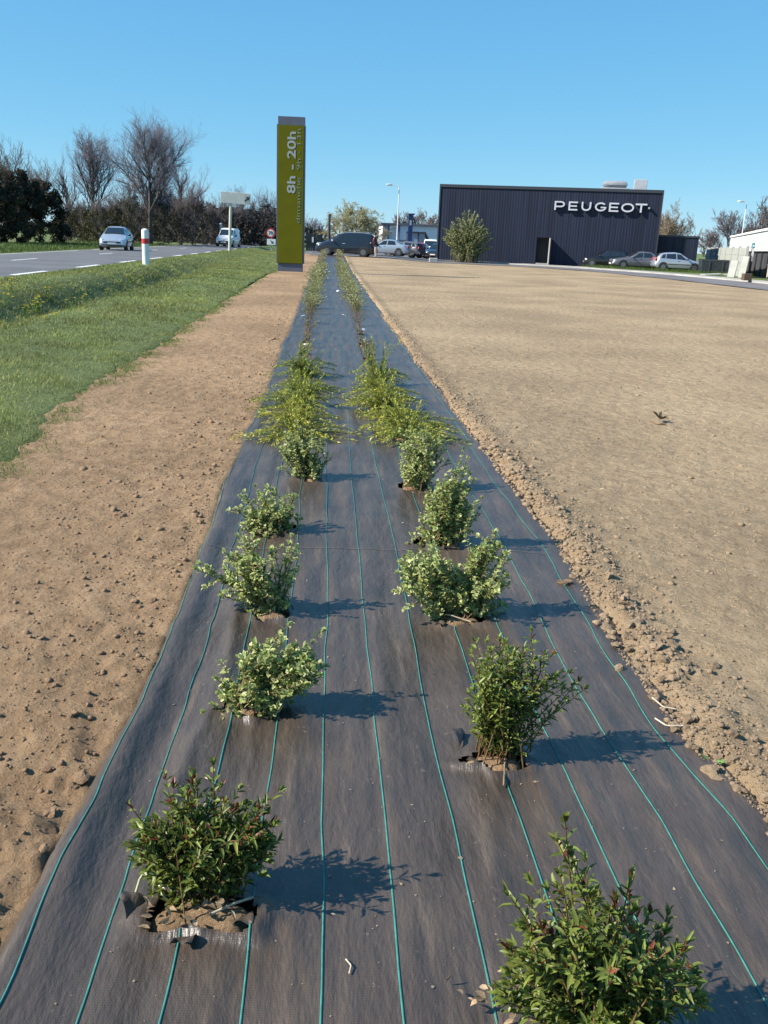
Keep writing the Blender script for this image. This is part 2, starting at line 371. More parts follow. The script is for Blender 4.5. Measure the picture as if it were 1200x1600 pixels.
# grass verge between the soil and the road
_gy = [0,6.15,8.2,11.2,16.8,25,35,46,60,80,140]; _gx = [-2.2,-2.28,-2.38,-2.46,-2.5,-2.6,-2.75,-2.55,-2.3,-2.2,-2.2]
def GE(y): return np.interp(y, _gy, _gx) + 0.05*noise(y*1.7, 0*y, 60) + 0.07*noise(y*6, 0*y, 61)
ys2 = np.geomspace(3.0, 140, 260); t = np.linspace(0,1,90)[None,:]
xe = GE(ys2)[:,None]; Xg = xe + (-8.45-xe)*t; Yg = np.broadcast_to(ys2[:,None], Xg.shape)
Zg = G(Xg,Yg) + 0.022*sstep(0,0.012,t) - 0.012*sstep(0.012,0,t) + 0.012*fbm(Xg*4, Yg*4, 3, 70)*sstep(0,.03,t) + 0.02*noise(Xg*1.5,Yg*1.5,71)*sstep(0,.05,t)
sheet('grass_verge', np.stack([Xg,Yg,Zg],-1), M_TURF, 'green roadside verge with a shallow ditch')
# road
ys3 = np.geomspace(4, 400, 160); t = np.linspace(0,1,9)[None,:]
RX0, RX1 = -8.3, -15.3
def RB(y): return -0.00022*np.maximum(0, y-60)**2        # the road bends away to the left far off
Xr = RX0 + (RX1-RX0)*t + 0*ys3[:,None] - 0.0*ys3[:,None]; Yr = np.broadcast_to(ys3[:,None], Xr.shape)
RZ = 0.272
Zr = RZ + 0.05*(1-(2*t-1)**2) + 0*Yr
sheet('road', np.stack([Xr,Yr,Zr],-1), M_ASPH, 'two lane asphalt road along the verge')
def roadz(x): tt = (x-RX0)/(RX1-RX0); return RZ+0.05*(1-(2*tt-1)**2)
def dash(x, y0, y1, w=0.15):
    n = max(2, int((y1-y0)/2)); yy = np.linspace(y0,y1,n)
    P = np.stack([np.stack([np.full(n,x-w/2),yy,np.full(n,roadz(x-w/2)+.006)],-1), np.stack([np.full(n,x+w/2),yy,np.full(n,roadz(x+w/2)+.006)],-1)],1)
    me = fastmesh('road_marking', P.reshape(-1,3), gridfaces(n,2)); o = link('road_marking', me, M_WHITE, ROAD); return o
ROAD = bpy.data.objects['road']
y = 6.0
while y < 120: dash(-8.62, y, y+3.0, 0.18); y += 6.5
y = 9.0
while y < 160: dash(-11.8, y, y+3.0, 0.13); y += 13.0
y = 7.0
while y < 120: dash(-14.95, y, y+14.0, 0.18); y += 17.5
# far verge
ys4 = np.geomspace(4, 400, 80); t = np.linspace(0,1,16)[None,:]
Xv = -15.25 - 16*t + 0*ys4[:,None]; Yv = np.broadcast_to(ys4[:,None], Xv.shape)
sheet('far_verge', np.stack([Xv,Yv,0.27+0.02*noise(Xv,Yv,80)+0.15*t+0*Yv],-1), M_TURF, 'strip of grass beyond the road under the hedges')
# car park and access road
sheet('car_park', np.stack(np.broadcast_arrays(np.linspace(-2.25,40,60)[None,:], np.linspace(76,150,40)[:,None], G(np.linspace(-2.25,40,60)[None,:], np.linspace(76,150,40)[:,None])+0.012),-1), M_LOT, 'grey asphalt car park behind the planting')
IN = [(-2.2,70.6),(2.6,70.6),(6,71.5),(9,73.5),(13,73.3),(16.5,70.6),(19,66.3),(20.7,55),(21.2,42),(21.2,24)]
OUT = [(-2.2,77),(2.6,77),(6,78),(9.4,80.2),(14,79.6),(20.2,75.2),(24.3,66),(25.6,55),(25.7,42),(25.7,24)]
ribbon('access_road', IN, OUT, M_LOT, dz=0.03, label='grey access road curving past the dark building')
OUT2 = [(-2.2,77.5),(2.6,77.5),(6,78.6),(9.4,81.4),(14.4,81.2),(21.4,76.6),(25.9,66.4),(27.2,55),(27.3,42),(27.3,24)]
def kerbed(name, a, b, z0, z1, m, label):
    o = ribbon(name, a, b, m, dz=z1, cols=3, label=label); return o
kerbed('pavement', OUT, OUT2, 0, 0.13, M_PAVE, 'pale concrete pavement edging the access road')
ribbon('kerb_face', OUT, [(x+.01,y+.01) for x,y in OUT], M_PAVE, dz=0.0)
ko = bpy.data.objects['kerb_face']; me = ko.data
co = np.empty(len(me.vertices)*3, np.float32); me.vertices.foreach_get('co', co); co = co.reshape(-1,6,3)
co[:,:,2] += np.linspace(0.0,0.135,6)[None,:]; me.vertices.foreach_set('co', co.ravel()); ko.parent = bpy.data.objects['pavement']; del ko['kind']
OUT3 = [(-2.2,77.6),(2.6,77.6),(6,78.7),(9.4,81.5),(14.4,81.3),(21.8,77.6),(29.0,73.0),(34,66),(45,55),(60,42)]
g3 = ribbon('grass_strip', [(21.5,76.7),(25.9,66.4),(27.2,55),(27.3,42),(27.3,24)], [(24.5,79),(40,80),(60,76),(70,50),(70,24)], M_TURF, dz=0.14, cols=20, label='patchy grass between pavement and parked cars')

# ------------------------------------------------------------------ soil clods and crumbs
def clod_mesh(i, sub):
    bm = bmesh.new(); bmesh.ops.create_icosphere(bm, subdivisions=sub, radius=1.0); rg = np.random.default_rng(100+i)
    ph = rg.uniform(0,6,(5,3)); fr = rg.uniform(1.2,3.6,(5,3))
    for v in bm.verts:
        p = np.array(v.co); d = 1+0.12*sum(math.sin(float(fr[k]@p+ph[k].sum())) for k in range(5)) + rg.uniform(-.2,.2)
        v.co = v.co*d; v.co.z *= 0.72
    me = bpy.data.meshes.new('clod'); bm.to_mesh(me); bm.free()
    me.materials.append(M_CLOD); return me
def make_clod_mat():
    m, nt, b, oc = newmat('dry_clod')
    oi = nt.nodes.new('ShaderNodeObjectInfo'); geo = nt.nodes.new('ShaderNodeNewGeometry')
    sx = nt.nodes.new('ShaderNodeSeparateXYZ'); nt.links.new(geo.outputs['Position'], sx.inputs[0])
    side = mapr(nt, sx.outputs[0], -0.5, 1.4)
    n = nz(nt, geo.outputs['Position'], 60, 6, 0.7)
    l = ramp(nt, n, [(0.3,(0.21,0.135,0.082)), (0.7,(0.34,0.225,0.145))]); r_ = ramp(nt, n, [(0.3,(0.235,0.168,0.108)), (0.7,(0.345,0.255,0.17))])
    c = mixc(nt, side, l, r_); k = mapr(nt, oi.outputs['Random'], 0, 1, 0.8, 1.2)
    s = NN(nt, 'ShaderNodeVectorMath', operation='SCALE'); nt.links.new(c, s.inputs[0]); nt.links.new(k, s.inputs['Scale'])
    nt.links.new(s.outputs[0], b.inputs['Base Color']); b.inputs['Roughness'].default_value = 0.95; b.inputs['Specular IOR Level'].default_value = 0.1
    bp = nt.nodes.new('ShaderNodeBump'); bp.inputs['Strength'].default_value = 1.0; bp.inputs['Distance'].default_value = 0.012
    nt.links.new(nz(nt, geo.outputs['Position'], 110, 6, 0.75), bp.inputs['Height']); nt.links.new(bp.outputs[0], b.inputs['Normal']); return m
M_CLOD = make_clod_mat(); CL = [clod_mesh(i, 2) for i in range(6)]
def scatter_clods():
    N = 26000; rg = RNG; pts = []
    y = 1.3*np.exp(rg.random(N)*math.log(16)); kind = rg.random(N)
    xr = XR(y); xl = XL(y)
    x = np.where(kind < 0.50, xr + np.abs(rg.normal(0,0.16,N)) - 0.02 + 0.0*y,
        np.where(kind < 0.80, xl - 0.02 - np.abs(rg.normal(0, 0.6, N)), xr + rg.random(N)*(0.6+0.5*y)))
    s = 0.0034*np.exp(rg.normal(0,0.55,N))
    big = rg.random(N)
    s = np.where((kind<0.5)&(big<0.07)&(y<7), 0.008+0.013*rg.random(N)**1.8, s)
    s = np.where((kind>=0.5)&(kind<.8)&(big<0.025)&(y<6), 0.006+0.012*rg.random(N)**2, s)
    s = s*np.where(kind>=0.8, 0.75, 1.0)*np.sqrt(np.clip(y/3,0.7,2.0))
    fld = (kind>=0.8)&(big<0.05); s = np.where(fld, 0.008+0.016*rg.random(N)**2, s)
    y = np.where(fld, 4+26*rg.random(N)**1.5, y); x = np.where(fld, XR(y)+.3+rg.random(N)*(1+.7*y), x)
    keep = (x > -2.45) & (x < 2.6+0.95*y)
    x,y,s = x[keep],y[keep],s[keep]
    ex = [(gp(*p), sz) for p, sz in (((985,990),.030),((967,1055),.024),((1110,1218),.034),((880,920),.028),((945,990),.024),((1020,1100),.020),((930,985),.018),((1030,664),.06),((1330,470),.05),((160,1105),.020),((125,1220),.021),((118,1232),.013),((210,940),.022),((70,1345),.016),((250,830),.022),((300,700),.025),((330,660),.025),((1075,1135),.022))]
    x = np.r_[x,[e[0].x for e in ex]]; y = np.r_[y,[e[0].y for e in ex]]; s = np.r_[s,[e[1] for e in ex]]
    z = np.maximum(SZ(x,y), np.where((x>XL(y))&(x<XR(y)+.03), FZ(x,y), -9))
    order = np.argsort(-s/np.maximum(y,1.2)); idx = order[:300]
    for j in idx:
        o = bpy.data.objects.new('clod', CL[int(j)%6]); COL.objects.link(o); o.parent = soil
        q = s[j]; o.scale = (q*random.uniform(.8,1.3), q*random.uniform(.8,1.3), q*random.uniform(.75,1.1)); o.rotation_euler = (random.uniform(-.4,.4),random.uniform(-.4,.4),random.uniform(0,6.3))
        o.location = (x[j],y[j],z[j]+q*0.10)
    rest = order[300:]
    ico = bmesh.new(); bmesh.ops.create_icosphere(ico, subdivisions=1, radius=1.0); IV = np.array([v.co[:] for v in ico.verts]); IF = np.array([[v.index for v in f.verts] for f in ico.faces]); ico.free()
    n = len(rest); jit = 1+rg.uniform(-.28,.28,(n,12,1)); sc = s[rest][:,None,None]*rg.uniform(.7,1.35,(n,1,3))
    a = rg.random(n)*6.28; ca, sa = np.cos(a)[:,None], np.sin(a)[:,None]
    V = IV[None]*jit*sc; V = np.stack([V[...,0]*ca-V[...,1]*sa, V[...,0]*sa+V[...,1]*ca, V[...,2]*.75],-1)
    V += np.stack([x[rest],y[rest],z[rest]+s[rest]*.12],-1)[:,None,:]
    F = (IF[None]+(np.arange(n)*12)[:,None,None]).reshape(-1,3)
    me = fastmesh('soil_crumbs', V.reshape(-1,3), F, False); o = link('soil_crumbs', me, M_CLOD, soil); o['kind'] = 'stuff'; o['label'] = 'loose crumbs of dry earth'
scatter_clods()

# ------------------------------------------------------------------ leaves, stems, tubes
LT = np.array([(0,0,0),(.30,.5,.06),(.30,0,-.05),(.30,-.5,.06),(.66,.40,.04),(.66,0,-.06),(.66,-.40,.04),(1,0,-.16)])
LFQ = np.array([(1,2,5,4),(2,3,6,5)]); LFT = np.array([(0,2,1),(0,3,2),(4,5,7),(5,6,7)]); LEDGE = np.array([.3,1,0,1,1,0,1,.8])
ST = np.array([(0,0,0),(.45,.5,.03),(1,0,-.08),(.45,-.5,.03)]); SFQ = np.array([(0,3,2,1)]); 
def unit(v): return v/np.maximum(1e-9, np.linalg.norm(v, axis=-1, keepdims=True))
def leaf_cloud(name, P, D, N, L, W, C, CE=None, simple=False, mat_=None, parent=None):
    P,D,N = np.asarray(P),unit(np.asarray(D)),np.asarray(N); n = len(P); L = np.broadcast_to(L,(n,)); W = np.broadcast_to(W,(n,))
    S = unit(np.cross(N, D)); U = np.cross(D, S); T = ST if simple else LT; k = len(T)
    V = P[:,None] + (T[None,:,0:1]*L[:,None,None])*D[:,None] + (T[None,:,1:2]*W[:,None,None])*S[:,None] + (T[None,:,2:3]*L[:,None,None])*U[:,None]
    off = (np.arange(n)*k)[:,None,None]
    F = [(SFQ[None]+off).reshape(-1,4)] if simple else [(LFQ[None]+off).reshape(-1,4), (LFT[None]+off).reshape(-1,3)]
    C = np.broadcast_to(C,(n,3))[:,None,:]*np.ones((1,k,1))
    if CE is not None and not simple:
        e = (LEDGE[None,:,None]*RNG.uniform(.55,1.1,(n,1,1))).clip(0,1); C = C*(1-e)+np.broadcast_to(CE,(n,3))[:,None,:]*e
    me = fastmesh(name, V.reshape(-1,3), F, not simple, C.reshape(-1,3)); o = link(name, me, mat_ or M_LEAF, parent); o['kind'] = 'stuff'; return o
def tube_arrays(P, Rr, k=4):
    n,m = P.shape[:2]; T = unit(np.gradient(P, axis=1)); ref = np.where(np.abs(T[...,2:3])>.9, np.array([1.,0,0]), np.array([0,0,1.]))
    A = unit(np.cross(T, ref)); Bv = np.cross(T, A); a = np.arange(k)*2*math.pi/k
    V = P[:,:,None]+Rr[:,:,None,None]*(np.cos(a)[:,None]*A[:,:,None]+np.sin(a)[:,None]*Bv[:,:,None])
    i = np.arange(n*m*k).reshape(n,m,k); F = np.stack([i[:,:-1], np.roll(i,-1,2)[:,:-1], np.roll(i,-1,2)[:,1:], i[:,1:]],-1).reshape(-1,4)
    return V.reshape(-1,3), F
def tubes(name, groups, col=None, mat_=None, parent=None, stuff=True, k=4):
    Vs, Fs, off = [], [], 0
    for P,Rr in groups:
        V,F = tube_arrays(P,Rr,k); Vs.append(V); Fs.append(F+off); off += len(V)
    V = np.concatenate(Vs); c = None if col is None else np.broadcast_to(np.array(col),(len(V),3))*RNG.uniform(.75,1.25,(len(V),1))
    me = fastmesh(name, V, np.concatenate(Fs), True, c); o = link(name, me, mat_ or M_STEM, parent)
    if stuff: o['kind'] = 'stuff'
    return o
def shoots(base, tips, sag=0.12, m=9, spread=0.03, wob=0.012, kick=0.35):
    """curved stems from around base to each tip: leaves the ground steeply, then leans out"""
    n = len(tips); t = np.linspace(0,1,m)[None,:,None]
    b = np.array(base)[None]+np.c_[RNG.normal(0,spread,(n,2)), np.zeros(n)]; tips = np.asarray(tips)
    mid = b + (tips-b)*np.array([.5-kick*.5,.5-kick*.5,.5+kick*.35])+RNG.normal(0,wob,(n,3))
    mid = mid[:,None]; b = b[:,None]; e = tips[:,None]
    P = (1-t)**2*b+2*t*(1-t)*mid+t*t*e
    P = P + RNG.normal(0,wob*.25,P.shape)*np.sin(t*3.1); return P
def leaves_on(P, t0, spacing, per=2, ang=(35,70), flat=0.5):
    """leaf positions and directions along paths P (n,m,3)"""
    n,m = P.shape[:2]; ln = np.linalg.norm(np.diff(P,axis=1),axis=2).sum(1); Po,Do,No,To = [],[],[],[]
    for i in range(n):
        k = max(2,int(ln[i]*(1-t0)/spacing)); tt = t0+(1-t0)*(np.arange(k)+RNG.random(k)*.6)/k; tt = np.r_[tt,.995,.98]
        f = tt*(m-1); j = np.minimum(f.astype(int),m-2); w = (f-j)[:,None]; p = P[i,j]*(1-w)+P[i,j+1]*w; tg = unit(P[i,j+1]-P[i,j])
        ph0 = RNG.random()*6.28+np.arange(len(tt))*1.57
        ref = np.array([0.3,0.8,0.52]); a = unit(np.cross(tg,ref)); b_ = np.cross(tg,a)
        for q in range(per):
            ph = ph0+q*2*math.pi/per+RNG.normal(0,.3,len(tt)); th_ = np.radians(RNG.uniform(*ang,len(tt)))*np.where(tt>.97,.4,1)
            d = tg*np.cos(th_)[:,None]+(a*np.cos(ph)[:,None]+b_*np.sin(ph)[:,None])*np.sin(th_)[:,None]
            nn = unit(np.cross(d, np.cross(tg, d)))*(-1)
            nn = unit(tg*(1-flat)+np.array([0,0,1.])*flat+RNG.normal(0,.25,d.shape))
            Po.append(p); Do.append(d); No.append(nn); To.append(tt)
    return map(np.concatenate,(Po,Do,No,To))

# ------------------------------------------------------------------ the fabric
fy = [0.75]
while fy[-1] < 69.5: fy.append(fy[-1]+max(0.010, fy[-1]*0.0062))
fy = np.array(fy); fu = np.linspace(0,1,170)[None,:]
FL = XL(fy)[:,None]; FR = XR(fy)[:,None]+0.14
FX = FL+(FR-FL)*fu; FY = np.broadcast_to(fy[:,None],FX.shape); FZZ = FZ(FX,FY)
ff = gridfaces(*FX.shape)[:, ::-1]; inside = np.zeros(FX.size,bool)
for h in HOLES: inside |= (hole_d(FX.ravel(),FY.ravel(),h) < 0.90)
ff = ff[~inside[ff].any(1)]
me = fastmesh('landscape_fabric', np.stack([FX,FY,FZZ],-1).reshape(-1,3), ff, True)
fabric = link('landscape_fabric', me, M_FAB); tag(fabric, 'long dark woven weed barrier sheet with green lines laid over the soil', 'ground sheet')
LX = [-.635,-.48,-.31,-.145,.02,.19,.38,.575,.77,.965,1.17]
for i, lx in enumerate(LX):
    yy = fy[fy < 26]; y0_ = yy
    xc = lx + 0.010*noise(yy*1.1, 0*yy+i*3.1, 90) + 0.006*noise(yy*3.7, 0*yy+i*5.3, 91) + (0.02*noise(yy*.35,0*yy,92))*sstep(3,8,yy)
    xc = xc + (XR(yy)-1.25)*max(0,(lx-.2))*0.5 + (XL(yy)+.68)*max(0,(.1-lx))*0.6
    hd = np.min([hole_d(xc,yy,h) for h in HOLES],axis=0)
    w = np.interp(yy,[1.5,4,8],[.0025,.0020,.0017])
    Pm = np.stack([np.stack([xc+s*w, yy, FZ(xc+s*w,yy)+dz],-1) for s,dz in ((-1,.0015),(0,.0042),(1,.0015))],1)
    f = gridfaces(len(yy),3)[:, ::-1]; rows = np.arange(len(yy)-1).repeat(2); keep = (hd[rows]>1.0)&(hd[rows+1]>1.0)
    me = fastmesh('green_line', Pm.reshape(-1,3), f[keep], True); link('green_line', me, M_LINE, fabric)
# pale stitched cross seams
for yc in (4.42,):
    xs = np.linspace(-.6,1.22,160); ysn = yc+0.05*noise(xs*2,0*xs,95)+.02*xs
    hd = np.min([hole_d(xs,ysn,h) for h in HOLES],axis=0)
    Pm = np.stack([np.stack([xs,ysn+s*.003,FZ(xs,ysn+s*.003)+.003],-1) for s in (-1,1)],1)
    f = gridfaces(160,2); f = f[hd[:-1]>1.05]
    link('cross_seam', fastmesh('cross_seam', Pm.reshape(-1,3), f), mat('seam_thread',(0.11,0.10,0.095),.8), fabric)
# cut flaps of the sheet standing up round the planting holes
def flap(px, py, az, ln, wd, curl, m=None):
    p = gp(px,py); n = 9; t = np.linspace(0,1,n); w = np.linspace(-.5,.5,6)
    d = np.array([math.cos(az),math.sin(az)]); s_ = np.array([-d[1],d[0]])
    P = np.zeros((n,6,3))
    for i in range(n):
        r_ = ln*(1-math.cos(t[i]*curl))/curl if curl>.1 else 0; hgt = ln*math.sin(t[i]*curl)/curl
        for j in range(6):
            xy = np.array([p.x,p.y])+d*r_+s_*wd*w[j]*(1-.75*t[i]); P[i,j] = (xy[0],xy[1],0.018+hgt+.004*math.sin(5*w[j]+i))
    link('cut_flap', fastmesh('cut_flap', P.reshape(-1,3), gridfaces(n,6), True), m or M_FAB, fabric)
flap(217,1440,2.6,.075,.09,1.7); flap(290,1480,-1.3,.05,.08,1.9); flap(375,1450,-.7,.06,.07,2.2); flap(722,1165,2.8,.055,.10,1.6); flap(745,1200,-2.2,.05,.08,2.0)
flap(735,972,-.6,.045,.06,2.0); flap(405,830,2.4,.07,.06,2.0); flap(690,985,-1.8,.045,.07,1.9)

# ------------------------------------------------------------------ dry leaf and straw litter lying on the sheet and soil
def litter():
    n = 650; y = 1.3*np.exp(RNG.random(n)*2.0); x = RNG.uniform(-.55,1.15,n); P = np.stack([x,y,FZ(x,y)+.003],-1)
    a = RNG.random(n)*6.28; D = np.stack([np.cos(a),np.sin(a),RNG.normal(0,.12,n)],-1); N = np.tile([0,0,1.],(n,1))+RNG.normal(0,.25,(n,3))
    L = RNG.uniform(.002,.008,n)*np.where(RNG.random(n)<.08,2.4,1); C = np.array([.34,.265,.18])*RNG.uniform(.5,1.25,(n,1))
    o = leaf_cloud('leaf_litter', P, D, N, L, L*RNG.uniform(.3,.9,n), C, simple=True, mat_=M_TWIG); tag(o,'tiny pale leaf scraps scattered over the dark sheet','litter',kind='stuff')
    n = 30000; y = 1.6*np.exp(RNG.random(n)*2.6); x = XR(y)+.18+RNG.random(n)**.9*(1.2+.8*y); z = SZ(x,y)+.003
    a = RNG.random(n)*6.28; D = np.stack([np.cos(a),np.sin(a),RNG.normal(.05,.25,n)],-1); N = np.tile([0,0,1.],(n,1))+RNG.normal(0,.4,(n,3))
    L = RNG.uniform(.008,.026,n)*np.clip(y/4,.8,1.7); C = np.array([.50,.385,.225])*RNG.uniform(.55,1.2,(n,1))
    o = leaf_cloud('dry_straw', np.stack([x,y,z],-1), D, N, L, .0022*np.clip(y/3,1,2.5), C, simple=True, mat_=M_TWIG); tag(o,'short dry straw fibres strewn over the tan field','straw',kind='stuff')
litter()

# ================================================================== GRASS
def grass():
    n = 300000
    y = 4.2*np.exp(RNG.random(n)**1.3*math.log(85/4.2)); t = RNG.random(n); xe = GE(y); x = xe+0.03+(-8.4-xe)*t
    cl = fbm(x*2.2,y*2.2,3,120); keep = RNG.random(n) < np.clip(.62+.5*cl,.12,1)
    x,y,t,cl = x[keep],y[keep],t[keep],cl[keep]; n = len(x)
    z = G(x,y)+0.012
    di = np.exp(-((x+5.9)/.6)**2)
    L = (0.045+0.05*RNG.random(n)+.05*np.clip(cl,0,1)*RNG.random(n)+.03*di*RNG.random(n))*.85*(1-.55*np.exp(-(xe[keep]-x if False else (GE(y)-x))/.15))
    a = RNG.random(n)*6.28; tilt = RNG.uniform(.25,1.15,n); D = np.stack([np.cos(a)*np.sin(tilt),np.sin(a)*np.sin(tilt),np.cos(tilt)],-1)
    N = np.stack([-np.cos(a),-np.sin(a),np.full(n,.5)],-1)+RNG.normal(0,.4,(n,3))
    W = 0.0034*np.clip(y/6,.9,6)*RNG.uniform(.7,1.4,n)
    v = RNG.random((n,1)); pat = np.clip(.5+.7*noise(x*.55,y*.35,130),0,1)[:,None]
    C = np.array([.19,.25,.065])*(1-v)+np.array([.34,.385,.13])*v
    C = C*(1-.65*pat)+np.array([.38,.385,.11])*.65*pat; C = C*np.clip(.74+.38*noise(x*1.3+9,y*.9,131),.6,1.3)[:,None]
    dry = (RNG.random((n,1))<.07); C = np.where(dry,np.array([.36,.31,.16]),C)
    o = leaf_cloud('grass_blades', np.stack([x,y,z],-1), D, N, L, W, C*RNG.uniform(.75,1.2,(n,1)), simple=True, mat_=M_GRASS); tag(o,'rough green grass growing on the roadside verge','grass',kind='stuff')
    # a few sprouts creeping over the edge of the soil
    n = 14000; y = 1.5*np.exp(RNG.random(n)*3.4); x = GE(y)+np.abs(RNG.normal(0,.13,n)); a = RNG.random(n)*6.28; tilt = RNG.uniform(.4,1.3,n)
    keep = noise(x*3,y*3,140)>-.25; x,y,a,tilt = x[keep],y[keep],a[keep],tilt[keep]; n = len(x)
    D = np.stack([np.cos(a)*np.sin(tilt),np.sin(a)*np.sin(tilt),np.cos(tilt)],-1)
    o = leaf_cloud('grass_sprouts', np.stack([x,y,SZ(x,y)],-1), D, np.stack([-np.cos(a),-np.sin(a),np.full(n,.5)],-1), RNG.uniform(.02,.06,n), .004*np.clip(y/6,.9,4), np.array([.12,.19,.04])*RNG.uniform(.7,1.3,(n,1)), simple=True, mat_=M_GRASS); tag(o,'thin grass creeping from the verge onto the bare soil','grass',kind='stuff')
    # rough grass on the far verge and by the parked cars
    n = 26000; y = 18*np.exp(RNG.random(n)*1.6); x = -15.4-RNG.random(n)**1.5*7; tl = RNG.uniform(.1,.8,n); a = RNG.random(n)*6.28
    x2 = RNG.uniform(21.5,36,9000); y2 = 78.2-(x2-21.5)*.52-RNG.random(9000)*6.0; x2b = np.minimum(x2, 99); 
    X = np.r_[x,x2]; Yv = np.r_[y,y2]; Z = np.r_[np.full(n,.28),np.full(9000,.13)]; m = len(X); tl = RNG.uniform(.1,.9,m); a = RNG.random(m)*6.28
    D = np.stack([np.cos(a)*np.sin(tl),np.sin(a)*np.sin(tl),np.cos(tl)],-1); C = np.array([.08,.125,.028])*RNG.uniform(.6,1.5,(m,1))
    o = leaf_cloud('rough_grass', np.stack([X,Yv,Z],-1), D, np.stack([-np.cos(a),-np.sin(a),np.full(m,.5)],-1), RNG.uniform(.12,.3,m), .03, C, simple=True, mat_=M_GRASS); tag(o,'tufts of rough grass beyond the road and beside the pavement','grass',kind='stuff')
grass()

# yellow flower clumps along the ditch
def flower_clump(px, py, n, sc, label):
    p = gp(px,py); r_ = empty('yellow_flower', p); tag(r_, label, 'flower', 'yellow flowers along the ditch')
    tips = np.c_[RNG.normal(0,.07*sc,(n,2)), RNG.uniform(.12,.24,n)*sc]; P = shoots((0,0,-.02), tips, spread=.03*sc, wob=.01)
    tubes('stems', [(P, np.full(P.shape[:2], .004*sc))], (.12,.2,.04), M_TWIG, r_)
    a = np.tile(np.arange(6)*1.047,n); T = np.repeat(tips,6,0); D = np.stack([np.cos(a),np.sin(a),np.full(len(a),.45)],-1)
    leaf_cloud('petals', T, D, np.tile([0,0,1.],(len(a),1)), .030*sc, .022*sc, np.array([.78,.62,.05])*RNG.uniform(.8,1.1,(len(a),1)), simple=True, mat_=M_GRASS, parent=r_)
FLW = [((18,462),4,1.5,'sparse yellow flowers nearest the left picture edge on the ditch bank'),((10,482),4,1.3,'small yellow flower clump low at the left picture edge'),
 ((55,490),12,1.5,'largest dense yellow flower clump in the ditch'),((40,500),6,1.3,'yellow flowers just left of the densest ditch clump'),((78,470),5,1.4,'yellow flowers on the bank above the densest ditch clump'),
 ((85,515),4,1.1,'lone pale yellow flower on the near side of the ditch'),((110,488),3,1.2,'pale yellow flower right of the densest ditch clump'),((133,478),4,1.3,'yellow flowers halfway along the ditch'),
 ((165,468),3,1.2,'small pale yellow flowers farther along the ditch'),((205,442),7,1.6,'yellow flowers in the ditch below the white post'),((221,448),6,1.5,'bright upright yellow flowers at the far end of the ditch'),((248,425),4,1.3,'pale flowers in the grass right of the white post')]
for (p, n, s, l) in FLW: flower_clump(*p, n, s, l)

# ================================================================== PLANTS ON THE STRIP
def ell(cx, cy, rx, ry, n, Y, dmul=1.0, top=0.35):
    """n tips inside a picture ellipse turned into points at distance Y, spread in depth like its width"""
    out = []
    while len(out) < n:
        a,b = RNG.uniform(-1,1,2)
        if a*a+b*b > 1 or (b > .25 and RNG.random() < .6): continue
        rho = math.sqrt(a*a+b*b)
        if RNG.random() > top + (1-top)*rho: continue
        dep = RNG.normal(0,.42)*rx/FPX*Y*dmul*math.sqrt(max(.1,1-.7*a*a))
        q = at(cx+a*rx, cy+b*ry, Y); k = (Y+dep)/Y
        out.append((q.x, Y+dep, max(.03, q.z + dep*0.0)))
    return np.array(out)
GREEN = dict(c0=(.085,.125,.022), c1=(.24,.29,.062), L=.034, W=.0105)
def privet(base_px, blobs, extra, name, label, tipred=0.0, t0=.3, spacing=.021, L=.036, W=.0095, fresh=1.0, group='dark green shrubs at the near end of the strip'):
    b = gp(*base_px); r_ = empty(name, b); tag(r_, label, 'shrub', group); Y = b.y
    tips = np.concatenate([ell(*e[:5], Y) for e in blobs])
    P = shoots((0,0,-.01), tips-np.array(b), spread=.035, wob=.014, kick=.5)
    ex = []
    for (px,py,dep) in extra: q = at(px,py,Y+dep); ex.append((q.x-b.x,q.y-b.y,q.z-b.z))
    if ex: P = np.concatenate([P, shoots((0,0,-.01), np.array(ex), spread=.05, wob=.006, kick=.2)])
    Rr = np.linspace(.0032,.0011,P.shape[1])[None]*RNG.uniform(.7,1.2,(len(P),1))
    tubes('stems', [(P,Rr)], (.13,.075,.035), M_TWIG, r_)
    p,D,N,T = leaves_on(P, t0, spacing, 2, (32,75), .45); n = len(p)
    hz = np.clip(p[:,2]/max(.1,tips[:,2].max()-b.z),0,1)
    k = np.clip(.55*RNG.random(n)+.45*T*RNG.random(n),0,1)[:,None]; C = np.array(GREEN['c0'])*(1-k)+np.array(GREEN['c1'])*k
    C = C*RNG.uniform(.75,1.25,(n,1))*fresh
    yl = (RNG.random((n,1))<.07); C = np.where(yl, np.array([.22,.22,.05]), C)
    ls = L*RNG.uniform(.55,1.2,n)*np.where(T>.95,.75,1); ws = W*RNG.uniform(.75,1.25,n)
    red = (T>.90)&(hz>.62)&(RNG.random(n)<tipred)
    leaf_cloud('foliage', p[~red], D[~red], N[~red], ls[~red], ws[~red], C[~red], parent=r_)
    if red.any():
        o = leaf_cloud('shoot_tips', p[red], D[red]+np.array([0,0,.6]), N[red], ls[red]*.9, ws[red]*.8, np.array([.19,.045,.03])*RNG.uniform(.7,1.3,(red.sum(),1)), parent=r_); o['label'] = 'reddish young leaves at the shoot tips'
    return r_
privet((318,1408), [(322,1318,112,82,92),(300,1360,85,45,34),(375,1330,68,62,30),(250,1325,48,55,22),(398,1315,44,55,20)], [(333,1192,.02),(258,1212,.03),(438,1235,0),(345,1228,.05),(205,1262,0),(210,1345,-.02),(200,1320,0)],
       'dark_green_shrub', 'round dark green shrub with red shoot tips in the left row nearest the camera',   .25, t0=.22)
